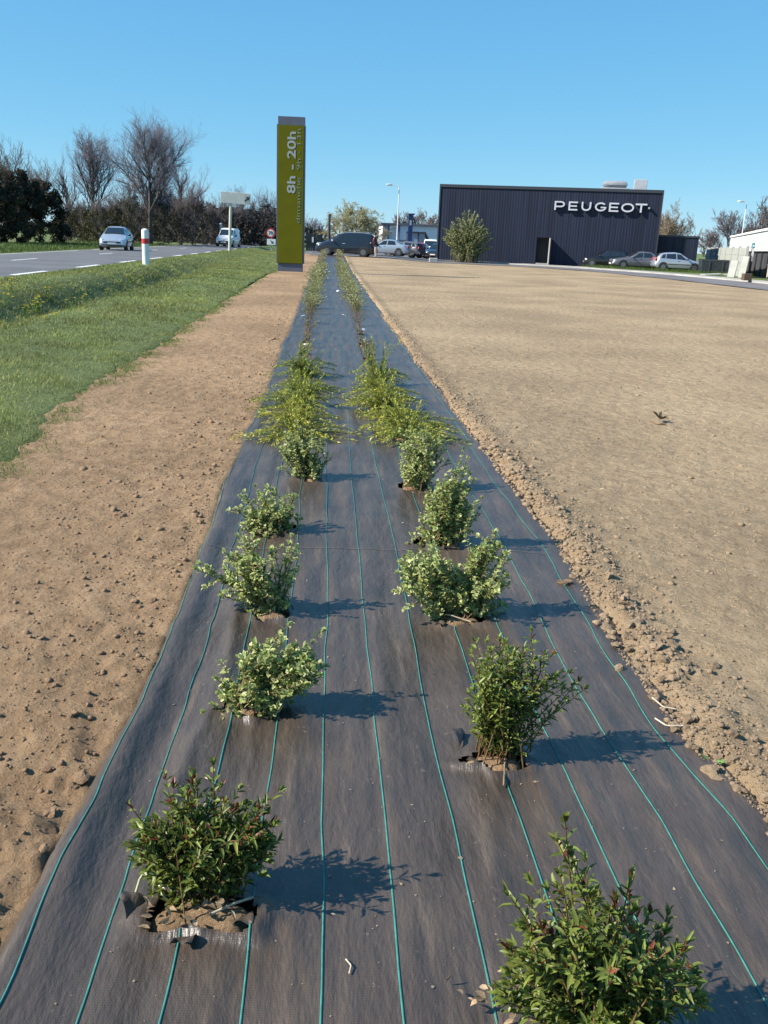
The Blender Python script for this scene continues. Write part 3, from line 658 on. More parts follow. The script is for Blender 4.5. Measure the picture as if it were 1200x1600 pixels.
privet((940,1655), [(940,1505,145,115,120),(960,1545,130,75,55),(850,1545,80,50,24)], [(882,1278,.03),(868,1310,.02),(890,1330,.04),(792,1395,.02),(790,1480,0),(800,1500,.02),(780,1545,0),(985,1368,.05),(1085,1520,0),(1090,1570,0)],
       'dark_green_shrub', 'largest dark green shrub with one tall thin shoot at the bottom right', .2, L=.034, W=.0092, t0=.22)
privet((775,1192), [(792,1085,62,85,66),(770,1120,45,60,26),(840,1060,40,50,16)], [(830,985,.0),(890,1050,.03),(898,1068,.0),(880,1075,.02),(905,1062,.03),(885,1095,.0),(915,1075,.04),(735,1020,0),(742,1000,.02),(870,1110,.02)],
       'dark_green_shrub', 'upright dark green shrub with bare lower stems in the right row before variegated ones', .05, t0=.25, L=.030, W=.009, fresh=1.25)

def side_shoots(P, k, ln=(.025,.07)):
    n,m = P.shape[:2]; i = np.repeat(np.arange(n),k); j = RNG.integers(int(m*.35),m-1,n*k); s = P[i,j]; tg = unit(P[i,np.minimum(j+1,m-1)]-P[i,j-1])
    d = unit(tg+RNG.normal(0,.75,(n*k,3))+np.array([0,0,.25])); L = RNG.uniform(*ln,n*k)*np.clip(np.linalg.norm(P[:,-1]-P[:,0],axis=1)[i]/.25,.4,1.3); t = np.linspace(0,1,m)
    Q = s[:,None]+d[:,None]*(L[:,None]*t[None])[...,None]; Q[...,2] = np.maximum(Q[...,2],.012); return Q
CREAM = np.array([.82,.78,.36]); VG = np.array([.19,.275,.085])
def variegated(base_px, blobs, extra, label, L=.023, W=.0155, spacing=.0135):
    b = gp(*base_px); r_ = empty('variegated_shrub', b); tag(r_, label, 'shrub', 'variegated shrubs in two rows'); Y = b.y
    tips = np.concatenate([ell(*e[:5], Y) for e in blobs]); P = shoots((0,0,-.01), tips-np.array(b), spread=.04, wob=.035, kick=.05)
    ex = []
    for (px,py,dep) in extra: q = at(px,py,Y+dep); ex.append((q.x-b.x,q.y-b.y,max(.012,q.z-b.z)))
    if ex: P = np.concatenate([P, shoots((0,0,.0), np.array(ex), spread=.02, wob=.012, kick=.05)])
    P = np.concatenate([P, side_shoots(P, 2)])
    tubes('stems', [(P, np.linspace(.0034,.0011,P.shape[1])[None]*np.ones((len(P),1)))], (.17,.11,.06), M_TWIG, r_)
    p,D,N,T = leaves_on(P, .30, spacing, 2, (40,85), .5); n = len(p)
    k = RNG.random((n,1)); C = VG*(1-k)+np.array([.31,.40,.12])*k; CE = CREAM*RNG.uniform(.55,1.1,(n,1)); gr = RNG.random((n,1))<.22; CE = np.where(gr,C*1.2,CE)
    leaf_cloud('foliage', p, D, N, L*RNG.uniform(.6,1.2,n), W*RNG.uniform(.75,1.2,n), C, CE, parent=r_); return r_
variegated((388,1112), [(440,1045,66,46,50),(405,1078,52,26,18),(470,1040,36,38,16)], [(345,1035,0),(338,1060,.0),(352,1065,.02),(345,1085,0),(318,1112,-.05),(350,1138,-.08),(330,1125,-.08),(505,985,.05)], 'low wide variegated shrub with a sprig trailing on the sheet, nearest of the left row')
variegated((432,962), [(388,880,40,44,26),(408,930,32,35,14),(425,955,25,18,8)], [(350,862,0),(378,828,.02),(372,838,0),(455,838,.03),(462,855,.03),(452,850,.0),(455,880,.02),(458,900,.0),(312,880,.0),(318,890,.02),(305,888,0),(345,930,0)], 'v-shaped variegated shrub with one upright thin arm in the left row')
variegated((432,838), [(422,795,46,36,36),(415,815,40,25,14)], [(375,775,0),(368,795,0),(456,775,.02),(458,795,.0),(400,760,.02)], 'small variegated shrub with a white plastic scrap at its foot')
variegated((482,752), [(472,702,36,36,40),(478,730,30,25,14)], [(445,700,0),(510,720,.0),(520,712,.02),(460,668,0)], 'farthest variegated shrub of the left row beside yellow-green sprawlers')
variegated((716,968), [(668,895,45,48,34),(762,895,36,52,36),(715,925,62,40,34),(775,930,22,30,8)], [(772,832,.02),(780,850,0),(625,880,0),(638,870,.02),(622,895,0),(760,845,0),(632,905,0)], 'largest variegated shrub with two lobes, nearest of the right row')
variegated((692,858), [(700,800,46,42,50),(708,770,30,40,26),(660,845,28,18,10)], [(724,700,.02),(730,715,.02),(718,725,0),(735,740,.02),(728,730,0),(712,735,0),(640,862,0),(632,870,0),(748,805,.03)], 'tall narrow variegated shrub behind the two-lobed one in the right row')
variegated((652,768), [(655,712,36,42,44),(648,740,32,28,16)], [(690,675,.02),(696,690,0),(685,690,0),(612,765,0),(640,668,0),(700,720,.02)], 'farthest variegated shrub of the right row with pale low leaves')

def sprawler(base_px, label, spread=.5, n=46, yel=.5, hgt=.20):
    b = gp(*base_px); r_ = empty('sprawling_shrub', b); tag(r_, label, 'shrub', 'yellow-green sprawling shrubs')
    n = int(n*1.05); a = RNG.random(n)*6.283; rad = spread*RNG.uniform(.25,1.0,n)
    tips = np.stack([np.cos(a)*rad, np.sin(a)*rad*.8, hgt*RNG.uniform(.15,1.0,n)*(1.15-rad/spread*.75)],-1); t = np.linspace(0,1,10)[None,:,None]
    mid = tips*np.array([.45,.45,0])+np.c_[np.zeros((n,2)), tips[:,2]*1.25+.05]; P = 2*t*(1-t)*mid[:,None]+t*t*tips[:,None]
    P = np.concatenate([P, shoots((0,0,0), np.c_[RNG.normal(0,.09,(16,2)),hgt*RNG.uniform(.6,1.6,16)], m=10)])
    tubes('stems', [(P, np.linspace(.004,.0015,10)[None]*np.ones((len(P),1)))], (.16,.13,.05), M_TWIG, r_, k=3)
    p,D,N,T = leaves_on(P, .15, .017, 2, (18,50), .6); m = len(p); k = np.clip(T*RNG.random(m)*1.5*yel,0,1)[:,None]
    C = (np.array([.19,.27,.05])*(1-k)+np.array([.60,.54,.08])*k)*RNG.uniform(.7,1.25,(m,1))
    leaf_cloud('foliage', p, D, N, RNG.uniform(.022,.05,m), RNG.uniform(.007,.011,m), C, simple=True, parent=r_)
sprawler((462,688),'yellowest sprawling shrub of the left row behind variegated one',.56,54,.95)
sprawler((466,664),'low yellowish sprawler second in the left row',.50,44,.8,.18)
sprawler((473,616),'narrow green sprawler between two others in the left row',.46,40,.4,.20)
sprawler((622,668),'second sprawling shrub of the right row with flat shoots',.56,46,.7,.18)
sprawler((596,625),'fourth sprawling shrub of the right row, small and green',.45,40,.5,.24)
sprawler((470,640),'middle green sprawling shrub of the left row',.54,54,.5,.22)
sprawler((475,592),'farthest sprawling shrub of the left row, dark green',.5,54,.3,.28)
sprawler((640,690),'nearest sprawling shrub of the right row, arching over the sheet edge',.55,60,.7,.22)
sprawler((598,645),'middle sprawling shrub of the right row with yellow shoots',.56,60,.75,.26)
sprawler((588,606),'farthest sprawling shrub of the right row, upright green',.40,54,.5,.34)

# young thin plants farther along
def thin_plant(x, y, h, label, green=.5):
    r_ = empty('young_plant', (x,y,float(G(x,y)))); tag(r_, label, 'plant', 'thin young plants halfway along the strip'); n = 13
    P = shoots((0,0,0), np.c_[RNG.normal(0,h*.28,(n,2)), h*RNG.uniform(.5,1.1,n)], wob=.02)
    tubes('stems', [(P, np.full(P.shape[:2],.004))], (.2,.14,.09), M_TWIG, r_, k=3)
    p,D,N,T = leaves_on(P,.35,.03,2,(30,70),.6); m = len(p); C = (np.array([.30,.22,.11])*(1-green)+np.array([.16,.22,.06])*green)*RNG.uniform(.7,1.3,(m,1))
    leaf_cloud('foliage', p, D, N, RNG.uniform(.02,.04,m), .012, C, simple=True, parent=r_)
TP = [(-.31,12.4,.22,.55),(.54,12.2,.30,.75),(-.33,13.9,.16,.4),(.55,13.8,.16,.3),(-.35,15.6,.25,.5),(.55,15.4,.16,.3),(-.37,17.4,.34,.6),(.56,17.2,.30,.5),(-.38,19.4,.4,.7),(.56,19.2,.42,.7)]
ORD = ['first','second','third','fourth','fifth']
for i,(x,y,h,g) in enumerate(TP): thin_plant(x,y,h,'%s thin young plant past the sprawling shrubs in the %s row'%(ORD[i//2], 'left' if i%2==0 else 'right'), g)
# pale upright tufts towards the far end
def tuft(h, sp, n, c, name):
    r_ = empty(name, (0,0,0)); tips = np.c_[RNG.normal(0,sp,(n,2)), h*RNG.uniform(.5,1.05,n)]; P = shoots((0,0,0), tips, spread=sp*.35, wob=.03, kick=.4)
    tubes('stems', [(P, np.full(P.shape[:2],.005))], (.22,.2,.1), M_TWIG, r_, k=3)
    p,D,N,T = leaves_on(P,.2,.045,2,(15,50),.4); m = len(p); v = RNG.random((m,1))
    leaf_cloud('foliage', p, D, N, RNG.uniform(.04,.085,m), .026, (np.array(c)*(1-v)+np.array([.52,.50,.27])*v)*RNG.uniform(.7,1.25,(m,1)), simple=True, parent=r_); return r_
protos = [tuft(.40,.19,32,(.20,.24,.085),'pale_tuft') for _ in range(4)]
brown = [tuft(.55,.13,26,(.21,.19,.10),'brown_tuft') for _ in range(2)]
used = set(); k = 0
for side, xf in (('left', lambda y: np.interp(y,[20,24,35,70],[-.39,-.40,-.45,-.46])), ('right', lambda y: np.interp(y,[20,22,35,70],[.57,.60,.63,.60]))):
    y = 21.0
    while y < 69:
        far = y > 50; src = brown[k%2] if far else protos[k%4]; k += 1
        o = src if src.name not in used else copy_tree(src); used.add(src.name)
        x = float(xf(y))+random.uniform(-.06,.06); o.location = (x,y,float(G(x,y))+.01); o.rotation_euler = (0,0,random.uniform(0,6)); s = random.uniform(.62,1.0)*(0.85 if y<27 else 1); o.scale = (s,s,s)
        if far: tag(o,'brownish upright tuft at the far end of the %s row'%side,'plant','brownish tufts ending the %s row'%side)
        else: tag(o,'pale green upright tuft in the far part of the %s row'%side,'plant','pale green tufts in the %s row'%side)
        y += random.uniform(.95,1.25)
# weeds
def weed(px, py, label, n=10, s=.05, c=(.10,.22,.05)):
    p = gp(px,py); p.z = float(SZ(p.x,p.y)); r_ = empty('green_weed', p); tag(r_, label, 'weed'); a = RNG.random(n)*6.28
    D = np.stack([np.cos(a),np.sin(a),RNG.uniform(.3,1.2,n)],-1); leaf_cloud('foliage', np.zeros((n,3))+[0,0,.03], D, np.tile([0,0,1.],(n,1)), s*RNG.uniform(.5,1.2,n), s*.3, np.array(c)*RNG.uniform(.7,1.3,(n,1)), parent=r_)
weed(1112,1200,'bright green seedling among the clods on the right edge of the sheet')
weed(1030,660,'dark dry weed on a lone lump in the tan field',14,.10,(.10,.075,.04))
# dry stalks lying round the planting holes
def stalk(pts, r_, label, name='dry_stalk', c=(.42,.34,.24)):
    q = []
    for px,py,dz in pts: g_ = gp(px,py); g_.z = max(float(SZ(g_.x,g_.y)), float(FZ(g_.x,g_.y)))+dz; q.append(g_)
    P = np.array(q)[None]; t = np.linspace(0,1,len(q)); tt = np.linspace(0,1,12); P = np.stack([np.interp(tt,t,P[0,:,i]) for i in range(3)],-1)[None]
    o = tubes(name, [(P, np.full((1,12),r_))], c, M_TWIG, None, False, 6); tag(o, label, 'stalk'); return o
stalk([(1015,1100,.006),(1035,1116,.008),(1055,1118,.012)], .0028, 'pale root sticking out over the sheet from the right clods', c=(.5,.43,.32))
stalk([(1022,1132,.006),(1040,1145,.008),(1075,1147,.012)], .003, 'second pale root below the first on the right sheet edge', c=(.5,.43,.32))
stalk([(668,970,.012),(700,978,.02),(735,985,.012)], .003, 'dry twig across the foot of the largest variegated shrub')
stalk([(788,1190,.02),(787,1215,.01),(786,1240,.006)], .003, 'brown twig hanging over the sheet below the upright dark shrub', c=(.22,.15,.1))
stalk([(228,1395,.05),(250,1408,.03),(272,1418,.02)], .007, 'white split stick at the foot of the red-tipped shrub', c=(.62,.57,.5))
stalk([(210,1425,.01),(222,1405,.05),(240,1398,.03),(262,1430,.02)], .0035, 'curled pale leaf stalk at the left of the red-tipped shrub', c=(.42,.42,.26))
stalk([(330,1455,.012),(365,1440,.02),(395,1425,.012)], .0035, 'dry stem at the right of the red-tipped shrub hole')
stalk([(540,1515,.004),(548,1528,.008),(545,1540,.005)], .002, 'short curled straw alone on the sheet near the bottom', c=(.5,.42,.32))
# dead leaves in the big hole and by the largest shrub
def dead_leaves(px, py, n, rad, label):
    p = gp(px,py); p.z += .035; r_ = empty('dead_leaves', p); tag(r_, label, 'litter'); a = RNG.random(n)*6.28
    D = np.stack([np.cos(a),np.sin(a),RNG.normal(.2,.5,n)],-1); q = np.c_[RNG.normal(0,rad,(n,2))*[1.4,.7], RNG.uniform(0,.03,n)]
    leaf_cloud('leaf_pile', q, D, np.tile([0,0,1.],(n,1))+RNG.normal(0,.6,(n,3)), RNG.uniform(.018,.034,n), RNG.uniform(.008,.016,n), np.array([.40,.29,.18])*RNG.uniform(.5,1.3,(n,1)), parent=r_, mat_=M_LEAF)
dead_leaves(300,1440,46,.05,'brown dead leaves in the hole of the red-tipped shrub')
dead_leaves(845,1585,60,.06,'tan dead leaves at the foot of the bottom right shrub')
dead_leaves(655,768,26,.05,'pale dead leaves under the farthest variegated shrub of the right row')
dead_leaves(430,845,22,.05,'dead leaves beside the white plastic scrap')
def scrap(px, py, s, label):
    p = gp(px,py); n = 7; t = np.linspace(-1,1,n); U,V = np.meshgrid(t,t); Z = .35*s*(1-U*U*.6)+.2*s*np.sin(U*3+V*2)
    o = link('plastic_scrap', fastmesh('plastic_scrap', np.stack([U*s,V*s*.7,Z+.02],-1).reshape(-1,3), gridfaces(n,n), True), mat('white_plastic',(.75,.77,.8),.35)); o.location = p; o.rotation_euler = (.2,-.5,px); tag(o,label,'scrap')
scrap(408,820,.028,'white plastic scrap by the small variegated shrub')
for (px,py,s,l) in ((478,542,.05,'white scrap left of the thin plants near the sprawling shrubs'),(473,497,.06,'white scrap at the left row before the pale tufts'),(567,536,.06,'white scrap at the right row among thin plants'),(567,518,.05,'small white scrap behind another in the right row'),(583,556,.04,'white scrap at the foot of first thin plant, right row'),(537,495,.05,'white scrap lying left of the right row'),(528,456,.05,'pale scrap between the two rows of tufts'),(577,402,.12,'white litter at the far soil edge'),(620,405,.12,'white litter by the car park edge')): scrap(px,py,s,l)

# ================================================================== TEXT
def text_mesh(name, body, size, extrude, mat_, parent, bold=0.0):
    cu_ = bpy.data.curves.new('txt','FONT'); cu_.body = body; cu_.size = size; cu_.extrude = extrude; cu_.offset = bold; cu_.align_x = 'LEFT'
    ob = bpy.data.objects.new('txt', cu_); COL.objects.link(ob); bpy.context.view_layer.update()
    me = bpy.data.meshes.new_from_object(ob.evaluated_get(bpy.context.evaluated_depsgraph_get())); bpy.data.objects.remove(ob); bpy.data.curves.remove(cu_)
    me.name = name; me.materials.clear(); me.materials.append(mat_); o = link(name, me, None, parent); return o
def bounds(o):
    v = np.array([x.co[:] for x in o.data.vertices]); return v.min(0), v.max(0)

# ================================================================== PYLON SIGN
M_OLIVE = mat('olive_panel', (0.125,0.122,0.004), 0.5, spec=0.15, nscale=1.5, namp=0.08)
M_PYL = mat('pylon_grey', (0.10,0.11,0.15), 0.5, nscale=4, namp=0.1)
M_LET = mat('pale_lettering', (0.34,0.37,0.37), 0.5)
def pylon():
    Y = 43.6; b = at(453.5,424,Y); b.z = float(G(b.x,b.y)); t_ = at(459,183,Y); H = t_.z-b.z
    W = (at(475,424,Y)-at(433,424,Y)).length; w = W/2-.02; d = .22
    r_ = empty('pylon_sign', b, R(-2)); tag(r_, 'tall olive green pylon sign with opening hours, standing beside the planting strip', 'sign')
    z1 = H*.055; z2 = H*.945
    MB().box(-w+.03,w-.03,-d+.04,d-.04,-.1,z1,.01).build('base', M_PYL, r_)
    MB().box(-w+.05,w-.05,-d+.05,d-.05,z1-.002,z2,.01).build('core', M_PYL, r_)
    fr = MB(); 
    for s in (-1,1): MB().box(s*w-.03,s*w+.03,-d,d,z1+.002,z2+.03,.012).build('side_frame', M_PYL, r_)
    p = MB().box(-w+.032,w-.032,-d-.012,-d+.05,z1+.01,z2,.01).build('front_panel', M_OLIVE, r_)
    MB().box(-w+.032,w-.032,d-.05,d+.012,z1+.01,z2,.01).build('rear_panel', M_OLIVE, r_)
    MB().box(-w+.02,w+.0,-d+.02,d-.02,z2+.002,H,.012).build('cap', M_PYL, r_)
    def word(body, size, bx, z0, span, ky, bold, col):
        full = text_mesh('tmp', body, size, .004, col, None, bold); lo,hi = bounds(full); k = span/(hi[0]-lo[0]); bpy.data.objects.remove(full)
        for i,ch in enumerate(body):
            if ch == ' ': continue
            a = text_mesh('tmp', body[:i+1], size, .004, col, None, bold); x_end = bounds(a)[1][0]; bpy.data.objects.remove(a)
            o = text_mesh('lettering', ch, size, .004, col, p, bold); x_ch = bounds(o)[1][0]
            o.rotation_euler = Euler_up(); o.scale = (k,ky,1); o.location = (bx, -d-.018, z0+(x_end-x_ch)*k)
    word('8h - 20h', .66, -W/2+W*.665, H*.515, H*.39, .80, .012, M_LET); word('dimanche  9h - 13h', .355, -W/2+W*.855, H*.322, H*.60, .72, .0, mat('dim_lettering',(.22,.25,.17),.5))
    return r_, H, W
from mathutils import Euler
def Euler_up(): return (Matrix(((0,-1,0),(0,0,-1),(1,0,0)))).to_euler()   # text x -> up, text y -> left, faces the strip
PYL, PH, PW = pylon()
# ================================================================== ROADSIDE POSTS AND SIGNS
def delineator():
    b = gp(228.5,415); r_ = empty('marker_post', b); tag(r_, 'white roadside marker post with red band on the grass crest', 'post'); k = b.y/FPX; H = 52*k; rad = 5.2*k
    MB().cyl((0,0,-.1),(0,0,H*.96),rad,rad,20).build('shaft', M_WHITE, r_, True)
    MB().ball((0,0,H*.955),rad*.98,rad*.98,rad*.55,3).build('cap', M_WHITE, r_, True)
    MB().cyl((0,0,H*.60),(0,0,H*.74),rad*1.04,rad*1.04,20).build('red_band', M_RED, r_, True)
delineator()
def arrow_poly(mb, cx, cz, s, ang, y0, y1):
    pts = [(-.5,-.1),(.05,-.1),(.05,-.35),(.5,0),(.05,.35),(.05,.1),(-.5,.1)]; c,sn = math.cos(ang),math.sin(ang)
    mb.prism([(cx+s*(x*c-z*sn), cz+s*(x*sn+z*c)) for x,z in pts], y0, y1)
M_SIGNW = mat('sign_back_white', (0.52,0.53,0.50), .5, nscale=3, namp=.1)
def dir_sign():
    Y = 66.0; b = at(358.5,396,Y); r_ = empty('direction_sign', b); tag(r_, 'pale rectangular direction sign with black arrow on a thin pole by the road', 'sign'); k = Y/FPX
    top = at(361,318,Y).z-b.z
    MB().cyl((0,0,-.3),(top*.042,0,top+.6),.10,.10,10).build('pole', mat('pale_pole',(.50,.50,.42),.6), r_, True)
    x0,x1,z0,z1 = -14.5*k, 29*k, (at(361,318,Y).z-b.z), (at(361,300,Y).z-b.z)
    pn = MB().box(x0,x1,-.13,-.09,z0,z1,.02).build('panel', M_SIGNW, r_)
    MB().box(x1-9*k,x1-.08,-.138,-.132,z0+.12,z1-.12).build('arrow_field', mat('sign_grey',(.40,.40,.40),.5), pn)
    m = MB(); arrow_poly(m, x1-5*k, (z0+z1)/2, .42, R(45), -.148, -.14); m.build('arrow', mat('sign_black',(.02,.02,.02),.5), pn)
    pn.rotation_euler = (0,R(2),0)
dir_sign()
def speed_sign():
    Y = 82.0; b = at(424,391,Y); r_ = empty('speed_limit_sign', b); tag(r_, 'round red speed limit sign with white arrow plate below, left of the pylon', 'sign'); k = Y/FPX
    zc = at(422,364,Y).z-b.z; rad = 7*k; zp = at(422,378,Y).z-b.z
    MB().cyl((0,0,-.2),(0,0,zc+rad),.05,.05,10).build('pole', M_GREY, r_, True)
    d = MB().cyl((-.05,-.10,zc),(-.05,-.06,zc),rad,rad,32).build('disc', M_RED, r_)
    MB().cyl((-.05,-.108,zc),(-.05,-.101,zc),rad*.70,rad*.70,32).build('disc_field', M_WHITE, d)
    t_ = text_mesh('number', '70', rad*1.0, .004, mat('sign_black'), d, .006); lo,hi = bounds(t_); t_.rotation_euler = (R(90),0,0); t_.location = (-.05-(lo[0]+hi[0])/2,-.115,zc-(lo[1]+hi[1])/2)
    pl = MB().box(-6.4*k,6.4*k,-.10,-.06,zp-4.2*k,zp+4.2*k,.01).build('arrow_plate', M_WHITE, r_)
    m = MB(); arrow_poly(m, .05, zp, 6*k, R(-45), -.112, -.105); m.build('arrow', mat('sign_black'), pl)
speed_sign()
def pole(name, px, y0, y1, Y, rad, m, label, cat='pole', base_dz=0):
    a = at(px,y1,Y); g = float(G(a.x,Y)) if abs(a.x)<15 else 0.0; h = at(px,y0,Y).z-g; r_ = MB().cyl((0,0,-.2),(0,0,h),rad,rad*.8,12)
    return r_, Vector((a.x,Y,g)), h
def simple_pole(*a, cat='pole'):
    m, p, h = pole(*a); name,mt,label = a[0],a[6-0],a[7]
    r_ = empty(name, p); tag(r_, label, cat); m.build('shaft', mt, r_, True); return r_, h
r_,h = simple_pole('utility_pole',513.5,335,398,80.0,.13,mat('dark_pole',(.05,.045,.05),.8),'dark thin pole behind the dark people carrier'); MB().cyl((0,0,h-.04),(0,0,h+.06),.13,.08,12).build('cap', M_DARK, r_)
r_,h = simple_pole('road_post',345.5,350,384,100.0,.16,mat('pale_pole'),'short pale post on the far roadside beside the white van'); MB().cyl((0,0,h-.02),(0,0,h+.08),.18,.12,12).build('cap', M_WHITE, r_)
M_LAMP = mat('lamp_white', (0.72,0.74,0.76), 0.35)
def lamp(px, py, mx, Y, label, arm):
    hd = at(px,py,Y); b = Vector((at(mx,380,Y).x,Y,0.0)); h = hd.z; r_ = empty('street_lamp', b); tag(r_, label, 'street lamp')
    MB().cyl((0,0,-.1),(0,0,h-.05),.07,.045,10).build('mast', M_LAMP, r_, True)
    dx = hd.x-b.x
    MB().cyl((0,0,h-.06),(dx*.8,0,h+.02),.04,.03,8).build('arm', M_LAMP, r_, True)
    MB().box(dx-.28,dx+.28,-.2,.2,h-.06,h+.12,.05).build('lantern', M_LAMP, r_, True)
lamp(608,289,620,95,'white street lamp over the car park left of the dark building',1)
lamp(1157.5,315,1157.5,104,'street lamp above the bare trees at the far right',0)

# ================================================================== TREES
def rot_about(v, ax, ang):
    c,s = np.cos(ang)[:,None], np.sin(ang)[:,None]; return v*c+np.cross(ax,v)*s+ax*(np.sum(ax*v,-1,keepdims=True))*(1-c)
def grow(H, seed, levels=4, kids=(9,7,7,6), lean=0.0, ang=(25,60), ratio=(.55,.5,.45,.42), up=.25, rad=.02, t0=.25, wig=.05, trunk=.75, droop=0.0):
    rg = np.random.default_rng(seed); m = 6; t = np.linspace(0,1,m)
    P = np.zeros((1,m,3)); P[0,:,2] = t*H*trunk; P[0,:,0] = lean*H*t+rg.normal(0,.01*H,m)*t; P[0,:,1] = rg.normal(0,.01*H,m)*t
    Rr = (H*rad*(1-.6*t))[None]; out = [(P,Rr)]; L = np.array([H*trunk])
    for lv in range(levels):
        k = kids[lv]; n = len(P)*k; pi = np.repeat(np.arange(len(P)),k); tt = t0+(1-t0)*(np.tile((np.arange(k)+.5)/k,len(P))+rg.uniform(-.4,.4,n)/k); tt = np.clip(tt,.08,1)
        f = tt*(m-1); j = np.minimum(f.astype(int),m-2); w = (f-j)[:,None]; s = P[pi,j]*(1-w)+P[pi,j+1]*w; tg = unit(P[pi,j+1]-P[pi,j]); pr = Rr[pi,j]*(1-w[:,0])+Rr[pi,j+1]*w[:,0]
        rnd = unit(rg.normal(0,1,(n,3))); ax = unit(np.cross(tg,rnd)); d = rot_about(tg,ax,np.radians(rg.uniform(*ang,n))); d = unit(d+np.array([0,0,up]))
        ln = L[pi]*ratio[lv]*rg.uniform(.75,1.15,n)*(1.15-.75*np.clip((tt-.35)/.65,0,1)**1.5 if lv==0 else 1)
        bend = unit(rg.normal(0,1,(n,3))); q = s[:,None]+d[:,None]*(ln[:,None]*t[None])[...,None]+(bend[:,None]*(ln[:,None]*t[None]**2)[...,None]*.12)+rg.normal(0,1,(n,m,3))*(ln[:,None,None]*wig*t[None,:,None])
        q[...,2] += (up*.25*ln[:,None]*t[None]**2) - droop*(lv>=1)*ln[:,None]*t[None]**2
        r0_ = np.minimum(pr*.7, ln*.028+.004); P = q; Rr = r0_[:,None]*(1-.72*t)[None]; L = ln; out.append((P,Rr)); t0 = .15
    return out
def bare_tree(name, loc, H, seed, label, col, group=None, twig=(.215,.205,.24), minr=.0048, cat='tree', **kw):
    g = grow(H, seed, **kw); r_ = empty(name, loc); tag(r_, label, cat, group)
    zm = float(np.percentile(np.concatenate([P[:,-1,2] for P,_ in g]),98.5)); g = [(P*(H/zm),Rr) for P,Rr in g]
    tubes('trunk', g[:1], col, M_TWIG, r_, False, 8); tubes('limbs', g[1:3], col, M_TWIG, r_, True, 5)
    tw = [(P,np.maximum(Rr,minr)) for P,Rr in g[3:]]
    if tw: tubes('crown', tw, twig, M_TWIG, r_, True, 3)
    return r_
def leafy(name, loc, rx, ry, H, n, c0, c1, label, group=None, leaf=.22, seed=0, zmin=.02, shape=.8, cat='tree', twigs=None):
    rg = np.random.default_rng(seed); r_ = empty(name, loc); tag(r_, label, cat, group)
    nb = 90; bz = rg.uniform(zmin,1,nb)**.85; a = rg.random(nb)*6.28; rr_ = np.sqrt(rg.random(nb))*np.interp(bz,[0,.15,.5,.8,1],[.85,1,1,shape,.3])
    bc = np.stack([np.cos(a)*rr_*rx, np.sin(a)*rr_*ry, bz*H*.93],-1); br = rg.uniform(.10,.22,nb)*min(rx,H*.6)
    i = rg.integers(0,nb,n); v = unit(rg.normal(0,1,(n,3)))*(rg.random((n,1))**.45); P = bc[i]+v*br[i][:,None]; P[:,2] = np.maximum(P[:,2],.05)
    k = rg.random((n,1))*.6+.4*rg.random(nb)[i][:,None]; C = np.array(c0)*(1-k)+np.array(c1)*k
    N = unit(v+rg.normal(0,.5,(n,3))+np.array([0,0,.3])); D = unit(np.cross(N, rg.normal(0,1,(n,3))))
    g = grow(H*.95, seed+5, 2, (8,5), kids_=None) if False else grow(H*.95, seed+5, levels=2, kids=(9,5), ratio=(.5,.5), rad=.013)
    tubes('trunk', g[:1], (.10,.08,.06), M_TWIG, r_, False, 6); tubes('limbs', g[1:], (.10,.08,.06), M_TWIG, r_, True, 4)
    if twigs:
        g2 = grow(H*1.2, seed+9, levels=3, kids=(16,8,6), ratio=(.55,.5,.5), t0=.05, ang=(15,50), up=.5, rad=.008); tubes('twigs', [(A,np.maximum(B_,.008)) for A,B_ in g2[1:]], twigs, M_TWIG, r_, True, 3)
    o = leaf_cloud('crown', P, D, N, leaf*rg.uniform(.6,1.3,n), leaf*.6*rg.uniform(.6,1.3,n), C, simple=True, mat_=M_FOL, parent=r_); return r_
def gx_(px, Y): return at(px,380,Y).x
# evergreen hedge trees at the far left
EV = [(-40,64,268,'leftmost dark evergreen hedge tree, cut by the picture edge'),(12,66,262,'dark evergreen hedge tree with brownish flank left of the road'),(48,70,262,'rounded dark evergreen hedge tree beside the road'),(84,74,282,'right end dark evergreen of the hedge before the bare trees')]
for i,(px,Y,py,l) in enumerate(EV):
    H = at(px,py,Y).z-.3; leafy('evergreen_tree',(gx_(px,Y)-1.0,Y,.28),2.3,2.3,H*1.02,15000,(.020,.022,.016),(.085,.075,.042),l,'evergreens along the road',.19,i+20,shape=.9,twigs=(.13,.105,.085))
# bare trees behind
BK = (.085,.075,.072)
def btree(px, py, Y, seed, label, lean=0, **kw):
    H = at(px,py,Y).z-.2; return bare_tree('bare_tree',(gx_(px,Y),Y,.2),H,seed,label,BK,'bare trees left of the road',lean=lean,**kw)
btree(236,186,88,3,'tallest bare tree with spreading branches behind the silver car',.01,levels=4,kids=(20,10,9,7),ang=(32,62),up=.30,t0=.26,trunk=.80,ratio=(.50,.5,.5,.45),wig=.03)
btree(147,206,96,4,'slim bare tree left of the tallest one',.01,levels=4,kids=(18,9,8,6),ang=(30,58),up=.35,t0=.26,trunk=.80,ratio=(.42,.5,.5,.45),wig=.03)
btree(108,245,90,5,'small bare tree at the right end of the evergreen hedge',0,levels=3,kids=(9,8,7),ang=(18,45),up=.4)
btree(283,250,96,6,'brown bare tree right of the tallest one',.01,levels=4,kids=(9,8,7,5),ang=(20,50),up=.3,t0=.2,trunk=.7)
btree(300,285,104,16,'lower dense bare tree right of the brown one',0,levels=4,kids=(8,8,7,5),ang=(25,60),t0=.15,trunk=.65)
btree(190,300,108,17,'bare tree low between the two taller ones',0,levels=4,kids=(8,8,7,4),ang=(25,60),t0=.2,trunk=.65)
btree(380,292,118,7,'bare tree directly behind the direction sign',0,levels=4,kids=(9,8,7,5),ang=(20,55),t0=.2,trunk=.7)
